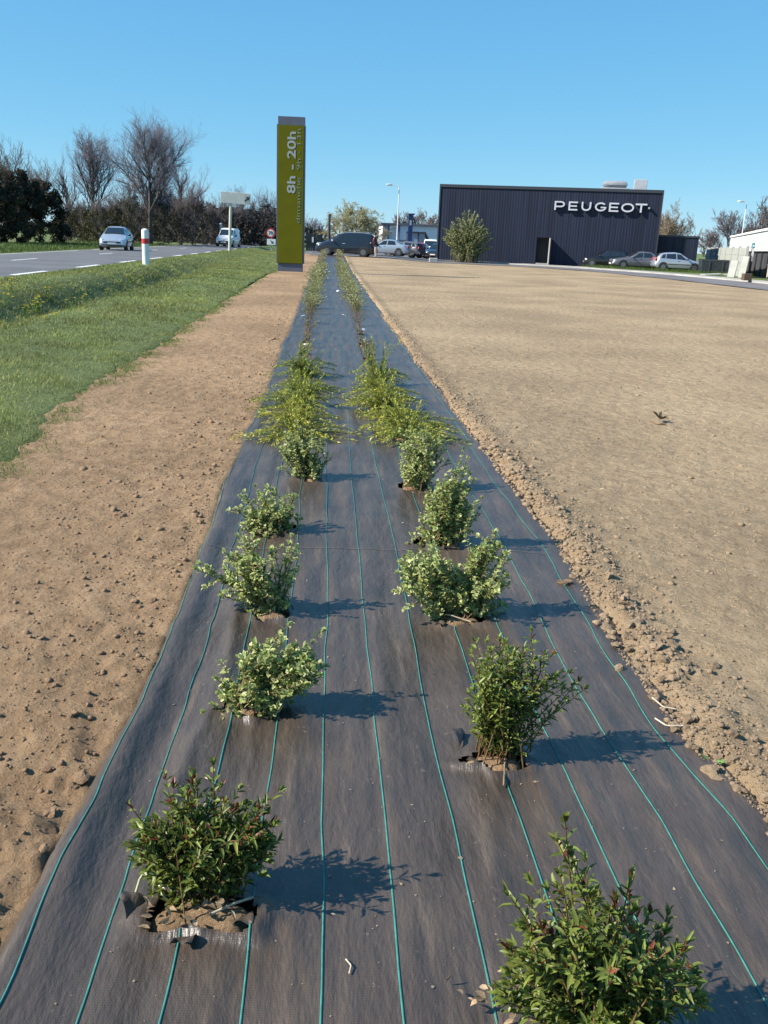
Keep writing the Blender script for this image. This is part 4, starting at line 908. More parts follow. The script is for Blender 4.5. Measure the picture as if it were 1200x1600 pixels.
btree(415,312,120,8,'bare tree beside the left edge of the pylon',0,levels=4,kids=(8,8,7,5),ang=(20,55),t0=.15,trunk=.65)
btree(345,318,122,9,'bare tree behind the white van',0,levels=4,kids=(8,8,7,5),ang=(20,55),t0=.15,trunk=.65)
btree(488,340,125,10,'low bare tree just right of the pylon',0,levels=4,kids=(8,8,7,4),ang=(20,55),t0=.15,trunk=.65)
btree(455,330,125,18,'bare tree hidden behind the pylon foot',0,levels=4,kids=(8,8,7,4),ang=(20,55),t0=.15,trunk=.65)
# shrubs under them
SH = [(112,88,328),(132,86,330),(158,84,322),(180,88,326),(205,86,318),(228,92,322),(255,90,320),(280,94,318),(305,100,322),(330,106,330),(352,112,330),(374,116,330),(396,118,328),(416,120,330),(438,122,334),(462,122,345),(482,124,352),(500,126,362)]
SHL = ['shrub next to the evergreen hedge end','olive shrub second from the evergreen hedge','olive shrub behind the left of the silver car','shrub directly behind the silver car roof','shrub behind the right of the silver car','brown shrub at the foot of the tallest bare tree','brown shrub right of the white marker post','brown thicket shrub two along from the marker post','dark thicket shrub three along from the marker post','thicket shrub left of the white van','dark thicket shrub behind the white van','thicket shrub right of the direction sign pole','thicket shrub between direction sign and speed sign','dark shrub behind the speed limit sign','shrub hidden at the pylon left edge','shrub behind the pylon','low shrub right of the pylon','low shrub behind the people carrier bonnet']
for i,((px,Y,py),l) in enumerate(zip(SH,SHL)):
    H = (at(px,py,Y).z-.2)*(1.0,1.15,.92,1.05,1.25,1.05,1.2,.95,1.15)[i%9]; ol = i in (1,2,3,4,6,14)
    leafy('hedgerow_shrub',(gx_(px,Y),Y,.2),1.9,1.6,H,2600,(.035,.033,.018) if ol else (.036,.032,.028),(.10,.098,.040) if ol else (.088,.076,.062),l,'hedgerow beyond the road',.16,i+50,cat='shrub',shape=.7,twigs=(.165,.14,.14))
# dark mass of the wood behind
def wood():
    n = 26000; px = RNG.uniform(90,470,n); Y = RNG.uniform(112,150,n); top = np.interp(px,[90,150,250,300,340,440,470],[340,325,318,308,325,328,345])
    x = px*0; pts = np.zeros((n,3)); k = RNG.random(n)**.8
    X = np.array([gx_(a,b) for a,b in zip(px,Y)]); ZT = np.array([at(a,t_,b).z for a,t_,b in zip(px,top,Y)])
    P = np.stack([X,Y,.2+k*(ZT-.2)*RNG.uniform(.8,1.05,n)],-1); N = unit(RNG.normal(0,1,(n,3))); D = unit(np.cross(N,RNG.normal(0,1,(n,3))))
    o = leaf_cloud('far_wood', P, D, N, RNG.uniform(.3,.7,n), RNG.uniform(.12,.4,n), np.array([.068,.062,.058])*RNG.uniform(.4,1.4,(n,1)), simple=True, mat_=M_FOL); tag(o,'brownish winter wood forming one mass behind the hedgerow','wood',kind='stuff')
wood()
# pale willow behind the people carrier
def tree_at(px, py, Y, seed, label, col, twig, name='bare_tree', minr=.02, group=None, gz=0.0, **kw):
    H = at(px,py,Y).z-gz; return bare_tree(name,(gx_(px,Y),Y,gz),H,seed,label,col,group,twig,minr,**kw)
tree_at(556,318,112,31,'pale yellowish willow behind the dark people carrier',(.13,.10,.07),(.40,.37,.20),'willow_tree',.016,levels=4,kids=(10,9,9,7),ang=(25,65),up=.1,t0=.15,trunk=.6,droop=.12,ratio=(.62,.5,.45,.45))
tree_at(530,338,118,32,'smaller pale willow left of the big one',(.13,.10,.07),(.33,.31,.17),'willow_tree',.016,levels=4,kids=(9,8,8,6),ang=(25,65),up=.1,t0=.1,trunk=.6,droop=.1,ratio=(.62,.5,.45,.45))
tree_at(582,342,116,42,'low pale willow at the right of the big one',(.13,.10,.07),(.33,.30,.17),'willow_tree',.016,levels=4,kids=(9,8,8,6),ang=(25,65),up=.1,t0=.1,trunk=.6,droop=.1,ratio=(.62,.5,.45,.45))
for i,(px,py,l) in enumerate(((620,335,'bare tree above the left of the white warehouse'),(648,334,'bare tree above the middle of the white warehouse'),(672,332,'bare tree between warehouse and dark building'))):
    tree_at(px,py,150,33+i,l,(.14,.11,.10),(.24,.20,.19),minr=.02,group='bare trees beyond the warehouse',levels=4,kids=(9,8,7,5),ang=(25,60),t0=.15,trunk=.62)
tree_at(1050,328,112,36,'pale brown bushy tree behind the low annex',(.17,.13,.09),(.30,.235,.17),levels=4,kids=(12,9,8,6),ang=(25,60),up=.25,t0=.08,trunk=.55,ratio=(.75,.5,.45,.42),minr=.016)
tree_at(1035,340,114,46,'second pale brown bush tree at the annex corner',(.17,.13,.09),(.30,.235,.17),levels=4,kids=(12,8,7,5),ang=(25,60),up=.25,t0=.08,trunk=.55,ratio=(.75,.5,.45,.42),minr=.016)
tree_at(1138,330,120,37,'dark bare tree right of the annex',(.11,.09,.10),(.20,.165,.175),levels=4,kids=(11,8,7,6),ang=(22,55),t0=.2,trunk=.62,ratio=(.65,.5,.45,.42),minr=.013)
tree_at(1165,345,124,38,'low bare tree behind the white roof',(.11,.09,.10),(.20,.165,.175),levels=4,kids=(10,8,7,5),ang=(22,55),t0=.2,trunk=.6,ratio=(.65,.5,.45,.42))
tree_at(1202,318,118,39,'bare tree at the right picture edge',(.11,.09,.09),(.20,.16,.16),levels=4,kids=(11,8,7,6),ang=(22,55),t0=.2,trunk=.62,ratio=(.65,.5,.45,.42))
tree_at(1108,362,126,40,'small bare tree low beside the annex',(.11,.09,.10),(.18,.15,.16),levels=4,kids=(9,8,7,4),ang=(22,55),t0=.1,trunk=.6,ratio=(.65,.5,.45,.42))

# ================================================================== VEHICLES
def interp(tab, x): a = sorted(tab); return np.interp(x, [p[0] for p in a], [p[1] for p in a])
class Car:
    def __init__(s, L, W, top, belt, name, paint, wb, front_axle, wr=.30, roofw=.70, bot=.20, hoodw=.86):
        s.L,s.W,s.top,s.belt = L,W,top,belt; s.wb,s.fa,s.wr = wb,front_axle,wr; s.paint = paint; s.roofw = roofw; s.bot = bot; s.hoodw = hoodw
        s.r = empty(name)
    def sec(s, x):
        L,W = s.L,s.W; e = np.abs(x)/(L/2); w = W/2*(1-.16*np.clip((e-.72)/.28,0,1)**2.2)
        zt = interp(s.top,x); zb = np.minimum(interp(s.belt,x),zt-.04); b = s.bot+.10*np.clip((e-.85)/.15,0,1)
        cab = np.clip((zt-zb-.10)/.35,0,1); wt = w*(s.hoodw*(1-cab)+s.roofw*cab)
        return [(w*.80,b),(w*.955,b+.06),(w*1.0,b+.35*(zb-b)),(w*.995,zb-.10*(1)),(w*.955,zb),(w*.955+(wt-w*.955)*.5,zb+(zt-zb)*.52),(wt,zt-.055*np.minimum(1,(zt-zb)/.12)),(wt*.86,zt-.006),(wt*.45,zt+.018),(0*x,zt+.025)]
    def body(s, n=56):
        x = s.L/2*np.sin(np.linspace(-math.pi/2,math.pi/2,n))*.6+np.linspace(-s.L/2,s.L/2,n)*.4
        S = s.sec(x); right = [np.stack([x,-y,z],-1) for y,z in S]; left = [np.stack([x,y,z],-1) for y,z in S[-2::-1]]
        ring = np.stack(right+left,1); nr,ncc = ring.shape[:2]; V = ring.reshape(-1,3); F = gridfaces(nr,ncc)
        i = np.arange(nr)*ncc; bot = np.stack([i[:-1], i[1:], i[1:]+ncc-1, i[:-1]+ncc-1],-1)
        me = fastmesh('body', V, [F[:, ::-1], bot]); bm = bmesh.new(); bm.from_mesh(me)
        for k in (0,nr-1): bm.verts.ensure_lookup_table(); bm.faces.new([bm.verts[k*ncc+j] for j in range(ncc)])
        bmesh.ops.recalc_face_normals(bm, faces=bm.faces[:]); bm.to_mesh(me); bm.free()
        for p in me.polygons: p.use_smooth = True
        me.set_sharp_from_angle(angle=R(38)); s.b = link('body', me, s.paint, s.r); return s.b
    def side_pt(s, x, f, off=.008):
        S = s.sec(np.array(x,float)); (y0,z0),(y1,z1),(y2,z2) = S[4],S[5],S[6]
        f = np.asarray(f); y = np.where(f<.5,y0+(y1-y0)*f*2,y1+(y2-y1)*(f*2-1)); z = np.where(f<.5,z0+(z1-z0)*f*2,z1+(z2-z1)*(f*2-1)); return y+off,z
    def side_windows(s, spans, f0=.10, f1=.92):
        for (xa0,xa1,xb0,xb1) in spans:     # bottom x0..x1 , top x0..x1
            for sg in (-1,1):
                U,Vv = np.meshgrid(np.linspace(0,1,8),np.linspace(f0,f1,5)); t = (Vv-f0)/(f1-f0); X = (xa0+(xa1-xa0)*U)*(1-t)+(xb0+(xb1-xb0)*U)*t
                y,z = s.side_pt(X,Vv); link('side_window', fastmesh('side_window', np.stack([X,sg*y,z],-1).reshape(-1,3), gridfaces(5,8), True), M_GLASS, s.r)
    def screen(s, name, x0, x1, k=.90, mat_=None):
        xs = np.linspace(x0,x1,9); S = s.sec(xs); wt = S[7][0]/.86; zt = interp(s.top,xs); u = np.linspace(-k,k,9)
        X = np.repeat(xs[:,None],9,1); Yv = wt[:,None]*u[None]; Z = zt[:,None]+.032-.03*np.abs(u[None])**3; sl = np.gradient(zt,xs)[:,None]
        nrm = np.stack([-sl,0*sl,1+0*sl],-1); nrm = nrm/np.linalg.norm(nrm,axis=-1,keepdims=True); P = np.stack([X,Yv,Z],-1)+nrm*.010
        return link(name, fastmesh(name, P.reshape(-1,3), gridfaces(9,9)[:, ::-1], True), mat_ or M_GLASS, s.r)
    def wheels(s):
        for xa in (s.fa, s.fa-s.wb):
            for sg in (-1,1):
                yo = sg*(s.W/2-.005); a = MB().cyl((xa,yo-sg*.10,s.wr+.03),(xa,yo+sg*.004,s.wr+.03),s.wr+.065,s.wr+.065,28).build('wheel_arch', M_DARK, s.r)
                w = empty('wheel'); w.parent = s.r; w.location = (xa,sg*(s.W/2-.085),s.wr)
                MB().cyl((0,-.10,0),(0,.10,0),s.wr,s.wr,28).build('tyre', M_TYRE, w, True)
                MB().cyl((0,-.105,0),(0,.105,0),s.wr*.64,s.wr*.64,20).build('rim', M_RIM, w, True)
    def blob(s, name, x, y, z, rx, ry, rz, m, both=True):
        for sg in ((-1,1) if both else (1,)): MB().ball((x,sg*y,z),rx,ry,rz,3).build(name, m, s.r, True)
    def box(s, name, a, m, bevel=.01, parent=None): return MB().box(*a, bevel).build(name, m, parent or s.r)
    def place(s, p, rz, label, cat='car', group=None): s.r.location = p; s.r.rotation_euler = (0,0,rz); tag(s.r,label,cat,group); return s.r
def paint(n, c, rough=.32, metal=.35): return mat('paint_'+n, c, rough, metal=metal, coat=.6)
def hatch(name, col, grille=True):
    c = Car(3.84,1.66,[(1.92,.50),(1.86,.62),(1.72,.70),(1.25,.83),(.88,.93),(.12,1.37),(-.35,1.43),(-1.1,1.38),(-1.5,1.28),(-1.78,.98),(-1.88,.78),(-1.92,.45)],
            [(1.92,.46),(1.7,.64),(.9,.83),(-.5,.88),(-1.6,.94),(-1.92,.42)],name,col,2.44,1.22,.30,.68)
    c.body(); c.side_windows([(.70,-.18,.12,-.22),(-.26,-1.05,-.30,-1.02),(-1.12,-1.46,-1.08,-1.30)]); c.screen('windscreen',.82,.18); c.screen('rear_window',-1.52,-1.76,.82); c.wheels()
    c.blob('headlight',1.70,.55,.615,.17,.19,.085,M_CHROME); c.box('grille',(1.84,1.945,-.52,.52,.44,.54),M_DARK); c.box('bumper_strip',(1.80,1.95,-.62,.62,.30,.36),M_DARK); c.box('number_plate',(1.90,1.955,-.26,.26,.375,.475),M_WHITE,.004)
    c.blob('wing_mirror',.62,.90,.95,.07,.10,.07,M_DARK); c.blob('tail_light',-1.80,.68,.88,.08,.10,.16,M_TAIL)
    for sg in (-1,1): c.box('door_handle',(-.12,.06,sg*.825-.012,sg*.825+.012,.76,.79),M_DARK,.004); c.box('side_strip',(-1.0,.85,sg*.826-.012,sg*.826+.012,.50,.56),M_DARK,.004)
    c.box('rear_bumper',(-1.96,-1.80,-.72,.72,.34,.50),col,.03)
    return c
def saloon(name, col):
    c = Car(4.5,1.74,[(2.25,.50),(2.2,.66),(2.0,.74),(1.3,.86),(.95,.92),(.15,1.35),(-.3,1.40),(-.9,1.36),(-1.55,1.02),(-1.7,.98),(-2.15,.93),(-2.22,.70),(-2.25,.5)],
            [(2.25,.46),(2.0,.68),(1.0,.85),(-.8,.90),(-1.8,.92),(-2.25,.45)],name,col,2.68,1.38,.31,.68)
    c.body(); c.side_windows([(.78,-.15,.18,-.20),(-.23,-1.05,-.28,-.85)]); c.screen('windscreen',.88,.2); c.screen('rear_window',-.98,-1.48,.85); c.wheels()
    c.blob('headlight',2.02,.62,.66,.16,.18,.07,M_CHROME); c.box('grille',(2.17,2.27,-.4,.4,.42,.56),M_DARK); c.box('number_plate',(2.22,2.285,-.26,.26,.35,.45),M_WHITE,.004); c.blob('wing_mirror',.70,.94,.95,.07,.10,.07,col); c.blob('tail_light',-2.14,.70,.80,.09,.14,.09,M_TAIL)
    for sg in (-1,1): c.box('door_handle',(-.10,.08,sg*.866-.012,sg*.866+.012,.77,.80),M_DARK,.004)
    return c
def mpv(name, col):
    c = Car(4.75,1.87,[(2.37,.48),(2.33,.70),(2.1,.86),(1.65,1.02),(1.35,1.12),(.45,1.62),(0,1.72),(-1.2,1.74),(-1.95,1.68),(-2.2,1.45),(-2.32,1.0),(-2.37,.5)],
            [(2.37,.44),(2.1,.78),(1.5,.95),(-2.1,1.06),(-2.37,.46)],name,col,2.82,1.42,.33,.74,hoodw=.84)
    c.body(); c.side_windows([(1.15,.22,.50,.18),(.14,-.95,.10,-.95),(-1.03,-1.95,-1.03,-1.80)]); c.screen('windscreen',1.30,.5); c.screen('rear_window',-2.06,-2.24,.85); c.wheels()
    c.blob('headlight',2.02,.68,.82,.26,.14,.11,M_CHROME); c.box('grille',(2.27,2.40,-.45,.45,.45,.62),M_DARK); c.box('number_plate',(2.36,2.41,-.26,.26,.36,.46),M_WHITE,.004); c.blob('wing_mirror',.98,1.03,1.12,.09,.12,.10,M_CHROME); c.blob('tail_light',-2.18,.78,1.15,.08,.10,.28,M_TAIL)
    for sg in (-1,1):
        c.box('door_handle',(.0,.22,sg*.932-.012,sg*.932+.012,.90,.94),M_CHROME,.004); c.box('roof_rail',(-1.7,.1,sg*.62-.02,sg*.62+.02,1.735,1.785),M_GREY,.008)
        c.box('slide_rail',(-2.0,-.9,sg*.925-.01,sg*.925+.012,.95,.97),M_DARK,.003)
    return c
def vanc(name, col):
    c = Car(4.1,1.72,[(2.05,.5),(2.0,.78),(1.75,.92),(1.2,1.05),(.55,1.55),(.3,1.72),(0,1.82),(-1.9,1.82),(-2.0,1.6),(-2.05,.5)],[(2.05,.46),(1.6,.85),(1.0,.98),(-2.05,1.0)],name,col,2.7,1.3,.31,.80)
    c.body(); c.side_windows([(.85,.0,.42,-.02)]); c.screen('windscreen',1.12,.42); c.wheels(); c.blob('headlight',1.88,.58,.74,.16,.18,.13,M_CHROME); c.box('grille',(1.94,2.08,-.5,.5,.40,.58),M_DARK); c.box('bumper',(1.90,2.10,-.78,.78,.24,.38),M_DARK,.02); c.box('number_plate',(2.06,2.115,-.26,.26,.40,.50),M_WHITE,.004); c.blob('wing_mirror',.85,.98,1.10,.08,.12,.11,M_DARK)
    c.box('rear_door',(-2.07,-2.03,-.68,.68,.45,1.65),col,.02); return c
SILV = paint('silver',(.55,.57,.60),.28,.55); DKBL = paint('dark_blue',(.018,.022,.035),.25,.2); GREYP = paint('grey',(.13,.13,.15),.4,.3); BLK = paint('black',(.012,.012,.014),.22,.1)
WHT = paint('white',(.75,.76,.77),.4,0); REDP = paint('red',(.40,.02,.02),.35,0); BLUG = paint('blue_grey',(.22,.28,.33),.32,.4); LSIL = paint('pale_silver',(.40,.44,.49),.3,.5)
def road_p(px, py):
    d = ray(px,py); z = .30; t = (z-CAMH)/d[2]; return Vector((d[0]*t,d[1]*t,.305))
p = road_p(186,391.5); p.x = -13.4
hatch('silver_hatchback',SILV).place((at(183,392,60).x,60,.30),R(-86),'silver hatchback driving towards the camera on the road')
vanc('white_van',WHT).place((at(357,388,96).x,96,.30),R(-90-8),'small white van far off on the road behind the sign pole','van')
MY = 70.6
q = at(543,398,MY); mv = mpv('people_carrier',DKBL); mv.place((q.x-.05,MY+1.3,float(G(q.x,MY))+.03),R(180-9),'dark blue people carrier parked across the end of the strip','van')
# cars in the car park behind
def park(c, px, Y, rz, label, z=None): 
    x = gx_(px,Y); return c.place((x,Y,float(G(x,Y))+.03 if z is None else z),R(rz),label)
park(saloon('pale_car',LSIL),604,84,165,'pale silver car parked behind the people carrier and the person')
park(hatch('grey_car',GREYP),632,86,150,'dark grey car in the car park left of the red one')
park(hatch('red_car',REDP),656,93,255,'red car seen from behind in front of the warehouse')
park(vanc('white_van',WHT),673,99,262,'white van by the warehouse close to the dark building corner')
park(hatch('dark_blue_car',DKBL),684,90,250,'dark blue car half hidden by the dark building corner')
park(hatch('black_hatchback',BLK),951,77.2,165,'black hatchback parked against the dark cladding',.14)
park(saloon('grey_saloon',GREYP),1000,74.6,176,'dull grey saloon between the black car and the silver one',.14)
park(hatch('silver_car',LSIL),1062,72.6,-9,'silver hatchback parked nearest the skip in front of the low annex',.14)

# ================================================================== PERSON behind the people carrier
def person(p, face, label):
    r_ = empty('person', p, face); tag(r_, label, 'person')
    V = {'pel':(0,0,.95,.15,.12),'spi':(.03,0,1.15,.15,.12),'che':(.08,0,1.36,.19,.13),'nec':(.11,0,1.50,.065,.065),'hd0':(.13,0,1.58,.085,.085),'hd1':(.14,0,1.70,.095,.085),'hd2':(.14,0,1.76,.06,.06),
         'hl':(0,.10,.88,.10,.10),'kl':(.03,.11,.49,.065,.065),'al':(-.01,.12,.09,.045,.045),'tl':(.12,.13,.045,.04,.035),'hr':(0,-.10,.88,.10,.10),'kr':(.02,-.11,.49,.065,.065),'ar':(-.02,-.12,.09,.045,.045),'tr':(.11,-.13,.045,.04,.035),
         'sl':(.08,.20,1.42,.075,.075),'el':(.14,.27,1.16,.055,.055),'wl':(.34,.22,1.05,.04,.035),'fl':(.43,.20,1.04,.03,.02),'sr':(.08,-.20,1.42,.075,.075),'er':(.14,-.27,1.16,.055,.055),'wr':(.34,-.22,1.05,.04,.035),'fr':(.43,-.20,1.04,.03,.02)}
    E_ = [('pel','spi'),('spi','che'),('che','nec'),('nec','hd0'),('hd0','hd1'),('hd1','hd2'),('pel','hl'),('hl','kl'),('kl','al'),('al','tl'),('pel','hr'),('hr','kr'),('kr','ar'),('ar','tr'),('che','sl'),('sl','el'),('el','wl'),('wl','fl'),('che','sr'),('sr','er'),('er','wr'),('wr','fr')]
    K = list(V); me = bpy.data.meshes.new('body'); me.from_pydata([V[k][:3] for k in K],[(K.index(a),K.index(b)) for a,b in E_],[]); o = link('body',me,None,r_)
    o.modifiers.new('skin','SKIN'); sk = me.skin_vertices[0].data
    for i,k in enumerate(K): sk[i].radius = V[k][3:5]; sk[i].use_root = (k=='pel')
    ss = o.modifiers.new('sub','SUBSURF'); ss.levels = ss.render_levels = 2
    bpy.context.view_layer.update(); m2 = bpy.data.meshes.new_from_object(o.evaluated_get(bpy.context.evaluated_depsgraph_get())); o.modifiers.clear(); o.data = m2
    skin = mat('skin',(.50,.30,.22),.6); jk = mat('dark_jacket',(.018,.018,.022),.8); tr_ = mat('pale_trousers',(.56,.42,.36),.8); sh = mat('dark_shoes',(.04,.03,.03),.6); m2.materials.clear()
    for m in (skin,jk,tr_,sh): m2.materials.append(m)
    for f in m2.polygons:
        c = f.center; f.use_smooth = True; f.material_index = 3 if c.z<.08 else 2 if c.z<.86 else 1 if (c.z<1.50 and not (c.x>.36)) else 0
    MB().ball((.115,0,1.70),.105,.095,.11,3).build('hair', mat('dark_hair',(.03,.02,.015),.8), r_, True)
    # jacket skirt hanging past the hips
    MB().cyl((0,0,.80),(.02,0,1.05),.205,.19,18).build('jacket_hem', jk, r_, True)
pp = at(587,402,69.8); person((pp.x,pp.y,float(G(pp.x,pp.y))+.03), R(165), 'person in dark jacket and pale trousers standing at the rear of the people carrier')

# ================================================================== DARK CLAD BUILDING WITH LETTERS
def clad_mat(name, col):
    m, nt, b, oc = newmat(name); mp = nt.nodes.new('ShaderNodeMapping'); mp.inputs['Scale'].default_value = (5.2,1,.12); nt.links.new(oc, mp.inputs[0])
    s = NN(nt,'ShaderNodeVectorMath',operation='SCALE'); s.inputs[0].default_value = col; nt.links.new(mapr(nt, nz(nt, mp.outputs[0], 1.0, 4), .3,.7,.72,1.35), s.inputs['Scale'])
    nt.links.new(s.outputs[0], b.inputs['Base Color']); b.inputs['Roughness'].default_value = .6; b.inputs['Specular IOR Level'].default_value = .25; return m
M_CLAD = clad_mat('dark_blue_cladding',(.013,.018,.036)); M_TRIM = mat('dark_trim',(.03,.035,.045),.5)
def corrugated(x0, x1, z0, z1, y, pitch=.23, dep=.007):
    xs = []; n = int((x1-x0)/pitch)
    p_ = (x1-x0)/n
    for i in range(n): xs += [(x0+p_*(i+.0),0),(x0+p_*(i+.30),0),(x0+p_*(i+.42),-dep),(x0+p_*(i+.88),-dep)]
    xs.append((x1,0)); X = np.array(xs); V = np.concatenate([np.c_[X[:,0],y+X[:,1],np.full(len(X),z0)], np.c_[X[:,0],y+X[:,1],np.full(len(X),z1)]]); k = len(X); i = np.arange(k-1)
    return V, np.stack([i,i+1,i+1+k,i+k],-1)
BA = gp(679,408.5); BA.z = 0; 
def building():
    A = Vector((9.6,82.6,0)); Bp = Vector((27.7,77.2,0)); d = Bp-A; W = d.length; ang = math.atan2(d.y,d.x); r_ = empty('showroom_building', A, ang); tag(r_, 'large dark blue ribbed metal building with white PEUGEOT letters', 'building')
    H = at(684,285,A.y).z; H2 = at(1027,299,Bp.y).z; H = (H+H2)/2; D = 14
    dx0 = (at(836,415,80.3)-A).length; dx1 = dx0+1.15; dh = 2.35
    parts = [corrugated(0,dx0,0,H-.25,0), corrugated(dx1,W,0,H-.25,0), corrugated(dx0,dx1,dh,H-.25,0)]; Vs,Fs,off = [],[],0
    for V,F in parts: Vs.append(V); Fs.append(F+off); off += len(V)
    f_ = link('front_wall', fastmesh('front_wall', np.concatenate(Vs), np.concatenate(Fs)), M_CLAD, r_)
    V,F = corrugated(0,D,0,H-.25,0); V2 = np.c_[V[:,1]*1.0, D-V[:,0], V[:,2]]; link('side_wall', fastmesh('side_wall', V2, F), M_CLAD, r_)
    V2 = np.c_[W-V[:,1], V[:,0], V[:,2]]; link('side_wall', fastmesh('side_wall', V2, F), M_CLAD, r_)
    MB().box(0,W,D,D+.05,0,H-.25).build('rear_wall', M_CLAD, r_); MB().box(.05,W-.05,.05,D-.05,H-.45,H-.30).build('roof', M_TRIM, r_)
    for nm,a in (('roof_trim',(-.06,W+.06,-.09,.12,H-.25,H)),('roof_trim',(-.06,.12,.125,D,H-.25,H)),('roof_trim',(W-.12,W+.06,.125,D,H-.25,H))): MB().box(*a,.01).build(nm, M_TRIM, r_)
    for a in ((-.06,.06,-.07,.06,0,H-.252),(W-.06,W+.06,-.07,.06,0,H-.252)): MB().box(*a).build('corner_trim', M_TRIM, r_)
    MB().box(-.05,W+.05,-.12,.0,-.1,.10).build('plinth', mat('plinth_concrete',(.25,.25,.25),.9), r_)
    # door recess, open leaf and step
    rc = MB(); rc.box(dx0,dx1,.9,.95,0,dh); rc.box(dx0-.04,dx0,0,.9,0,dh); rc.box(dx1,dx1+.04,0,.9,0,dh); rc.box(dx0,dx1,0,.9,dh,dh+.04); rc.build('door_recess', M_DARK, r_)
    dl = MB().box(dx1-.02,dx1+.05,-1.15,-.06,.12,dh-.02,.008).build('door', mat('door_leaf',(.10,.10,.11),.5), r_)
    MB().box(dx1-.035,dx1+.065,-1.20,-1.155,.12,dh-.02).build('door_edge', mat('door_edge_pale',(.55,.50,.44),.5), dl); MB().cyl((dx1-.05,-1.05,1.1),(dx1-.05,-.9,1.1),.02,.02,8).build('handle', M_GREY, dl)
    MB().box(dx0+.1,dx1+.1,-1.0,-.13,0,.22,.02).build('step', M_PAVE, r_)
    # letters
    ml = mat('white_letters',(.50,.52,.57),.4)
    x0 = (at(867,322,79.7)-A); x0 = at(867,320,80.0).x; 
    def lx(px):      # distance along the front for a picture column
        lo,hi = 0,W
        for _ in range(40):
            m = (lo+hi)/2; P = A+d.normalized()*m; dd = Vector((P.x,P.y,5.2-CAMH)); z_ = dd.x*cf[0]+dd.y*cf[1]+dd.z*cf[2]; u_ = 600+FPX*(dd.x*cr[0]+dd.y*cr[1]+dd.z*cr[2])/z_
            lo,hi = (m,hi) if u_ < px else (lo,m)
        return m
    def lz(px,py): P = A+d.normalized()*lx(px); return at(px,py,P.y).z
    spans = [(867,883),(889,903),(909,924),(930,948),(952,967),(971,991),(993,1011)]
    zb = lz(940,330.5); zt = lz(940,316.5)
    def letter(ch, a, b_):
        w = b_-a; h = zt-zb; t_ = h*.19; bm = MB(); y0,y1 = -.30,-.06
        def bar(x0,x1,z0,z1): bm.box(a+x0,a+x1,y0,y1,zb+z0,zb+z1)
        def ring(pts_o, pts_i):
            B = bm.bm; n = len(pts_o); L = []
            for (pts,y) in ((pts_o,y0),(pts_i,y0),(pts_o,y1),(pts_i,y1)): L.append([B.verts.new((a+x,y,zb+z)) for x,z in pts])
            for i in range(n-1 if open_ else n):
                j = (i+1)%n
                for q_ in ((L[0][i],L[0][j],L[1][j],L[1][i]),(L[2][j],L[2][i],L[3][i],L[3][j]),(L[0][j],L[0][i],L[2][i],L[2][j]),(L[1][i],L[1][j],L[3][j],L[3][i])): B.faces.new(q_)
            if open_:
                for i in (0,n-1): B.faces.new((L[0][i],L[1][i],L[3][i],L[2][i]))
            bmesh.ops.recalc_face_normals(B, faces=B.faces[:])
        def arc(cx,cz,rx,rz,a0,a1,n): return [(cx+rx*math.cos(R(a0+(a1-a0)*i/n)), cz+rz*math.sin(R(a0+(a1-a0)*i/n))) for i in range(n+1)]
        open_ = True
        if ch == 'P': bar(0,t_,0,h); ring([(t_,h)]+arc(w*.62,h*.66,w*.38,h*.34,90,-90,10)+[(t_,h*.32)], [(t_,h-t_*.85)]+arc(w*.62,h*.66,w*.38-t_,h*.34-t_*.85,90,-90,10)+[(t_,h*.32+t_*.85)])
        elif ch == 'E': bar(0,t_,0,h); bar(t_,w,0,t_*.9); bar(t_,w*.92,h/2-t_*.42,h/2+t_*.42); bar(t_,w,h-t_*.9,h)
        elif ch == 'U': ring([(0,h)]+arc(w*.5,h*.45,w*.5,h*.45,180,360,14)+[(w,h)], [(t_,h)]+arc(w*.5,h*.45,w*.5-t_,h*.45-t_*.9,180,360,14)+[(w-t_,h)])
        elif ch == 'G': ring(arc(w/2,h/2,w/2,h/2,40,345,22), arc(w/2,h/2,w/2-t_,h/2-t_*.9,40,345,22)); bar(w*.5,w-.01,h*.36,h*.36+t_*.8)
        elif ch == 'O': open_ = False; ring(arc(w/2,h/2,w/2,h/2,0,360,26)[:-1], arc(w/2,h/2,w/2-t_,h/2-t_*.9,0,360,26)[:-1])
        elif ch == 'T': bar(0,w,h-t_*.95,h); bar(w/2-t_/2,w/2+t_/2,0,h-t_*.952)
        bm.build('letter', ml, r_)
    for ch,(a,b_) in zip('PEUGEOT',spans): letter(ch, lx(a), lx(b_))
    MB().box(lx(1013),lx(1016),-.35,-.06,lz(1014,327),lz(1014,324),.02).build('floodlight', M_GREY, r_)
    # rooftop units
    cx = lx(958); hw = (lx(981)-lx(935))/2; hz = at(958,282,80).z-H
    v_ = MB(); v_.box(cx-hw,cx+hw,2.0,4.4,H-.3,H+hz*.30,.10); v_.box(cx-hw*.86,cx+hw*.86,2.2,4.2,H+hz*.32,H+hz*1.05,.35); MB_ = v_.build('roof_vent', mat('vent_grey',(.30,.31,.34),.5,nscale=3,namp=.1), r_, True)
    cx = lx(998); hw = (lx(1008.5)-lx(988))/2; MB().box(cx-hw,cx+hw,1.4,3.0,H-.3,at(998,281,79).z+.05,.03).build('roof_unit', mat('unit_grey',(.40,.42,.46),.5,nscale=3,namp=.08), r_)
    return r_, W, ang, A, d.normalized(), H
BLD, BW, BANG, BA_, BD_, BH = building()
